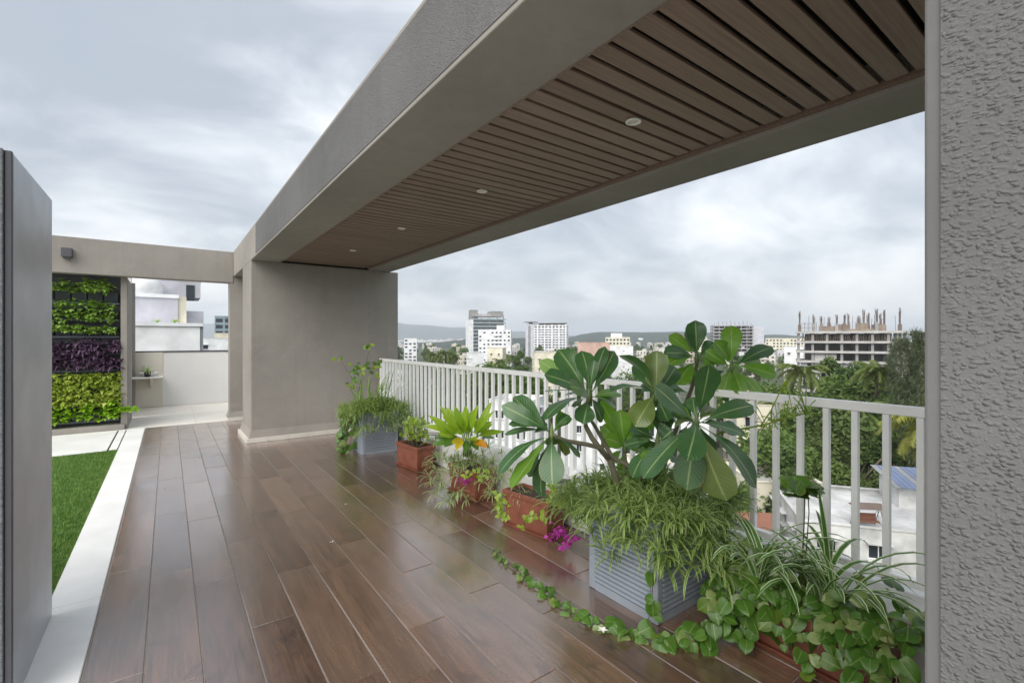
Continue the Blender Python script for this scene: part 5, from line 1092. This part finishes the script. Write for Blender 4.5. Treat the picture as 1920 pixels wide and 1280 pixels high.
tree(1568, 62, 2, 745, 'dark leafy tree seen through the right railing bars', s_=None); tree(1590, 58, 0, 772, 'dark green tree low between the right railing bars'); tree(1640, 74, 0, 700, 'tall dark tree below the palm at the right'); tree(1670, 62, 1, 735, 'broad tree behind the railing beside the yellowish palm'); tree(1690, 80, 3, 690, 'mid green tree at the foot of the casuarina')
tree(1500, 66, 3, 765, 'green tree seen through the railing beside the cream apartment block'); tree(1470, 96, 1, 715, 'green tree left of the full crowned palm'); tree(1440, 105, 0, 712, 'round tree behind the frangipani at the right'); tree(1345, 110, 3, 708, 'round tree behind the top of the frangipani'); tree(1200, 120, 1, 692, 'light green tree behind the frangipani leaves'); tree(1120, 105, 0, 700, 'green tree behind the upper left frangipani leaves'); tree(1455, 58, 1, 800, 'leafy green tree between the cream apartment block and the palm'); tree(1485, 50, 4, 835, 'narrow green tree in front of the white roof terrace at its left'); tree(1430, 52, 3, 900, 'low bushy tree behind the right frangipani leaves'); tree(1625, 60, 0, 800, 'leafy tree behind the garden swing on the white roof'); tree(1530, 54, 3, 850, 'round tree between the bars left of the white roof terrace'); tree(1405, 62, 2, 930, 'small bush tree beside the beige house')
# casuarina
cb_ = MB(); r_ = random.Random(12)
for i in range(9000):
    q = r_.random(); a = r_.uniform(0, 6.283); rr = (1-q)**.6*4.2*r_.random()**.5+.3; p = Vector((math.cos(a)*rr+.8*math.sin(a*3+q*9), math.sin(a)*rr, 6+20*q)); d_ = Vector((math.cos(a)*.6+r_.gauss(0, .3), math.sin(a)*.6+r_.gauss(0, .3), r_.uniform(-.6, .7))).normalized(); s_ = Vector((-math.sin(a), math.cos(a), r_.uniform(-.4, .4)))*.035; l_ = r_.uniform(.5, 1.1)
    cb_.add([p-s_, p+s_, p+d_*l_-Vector((0, 0, l_*.25))], [(0, 1, 2)])
    cb_.add([p-s_, p+s_, p+(d_+Vector((r_.gauss(0, .5), r_.gauss(0, .5), r_.gauss(0, .4)))).normalized()*l_], [(0, 1, 2)])
cme = cb_.mesh('crown', M['needles']); ctr = MB(); ctr.tube([(0, 0, 0), (.2, 0, 9), (0, .2, 18), (0, 0, 26)], [.3, .22, .14, .03], 7); ctm = ctr.mesh('trunk', M['trunk'], True)
for (x, D, yt, lab) in ((1690, 64, 628, 'tall wispy casuarina tree beside the near wall'), (1722, 58, 612, 'tallest wispy casuarina partly hidden by the near wall')):
    p = gpos(x, D); t_ = thing('casuarina_tree', lab, 'tree', p, 'wispy casuarina trees', rh.uniform(0, 6), (hpx(yt, D)-GZ)/26.6); inst('trunk', ctm, t_); inst('crown', cme, t_)
# many ordinary trees
cnt = 0; tries = 0
while cnt < 280 and tries < 5000:
    tries += 1; D = 95+800*rh.random()**1.5; x = rh.choice((rh.uniform(740, 1740), rh.uniform(740, 1740), rh.uniform(375, 440))); p = gpos(x, D)
    if any((p.x-q[0])**2+(p.y-q[1])**2 < (q[2]*.8+3)**2 for q in placed): continue
    tree(x, D, rh.randrange(5), s_=rh.uniform(.7, 1.15) if D < 300 else rh.uniform(.9, 1.5)); cnt += 1
# ---- the air
b = MB(); b.box(-12500, 12500, -12500, 12500, GZ-3, 330); hz = b.build('haze', bpy.data.materials.new('haze air')); tag(hz, kind='stuff'); hm = hz.data.materials[0]; hm.use_nodes = True
hn = hm.node_tree.nodes; hn.remove(hn['Principled BSDF']); pv = hn.new('ShaderNodeVolumePrincipled'); pv.inputs['Color'].default_value = (.86, .91, 1, 1); pv.inputs['Density'].default_value = .00016; pv.inputs['Anisotropy'].default_value = .2
hm.node_tree.links.new(pv.outputs[0], hn['Material Output'].inputs['Volume'])
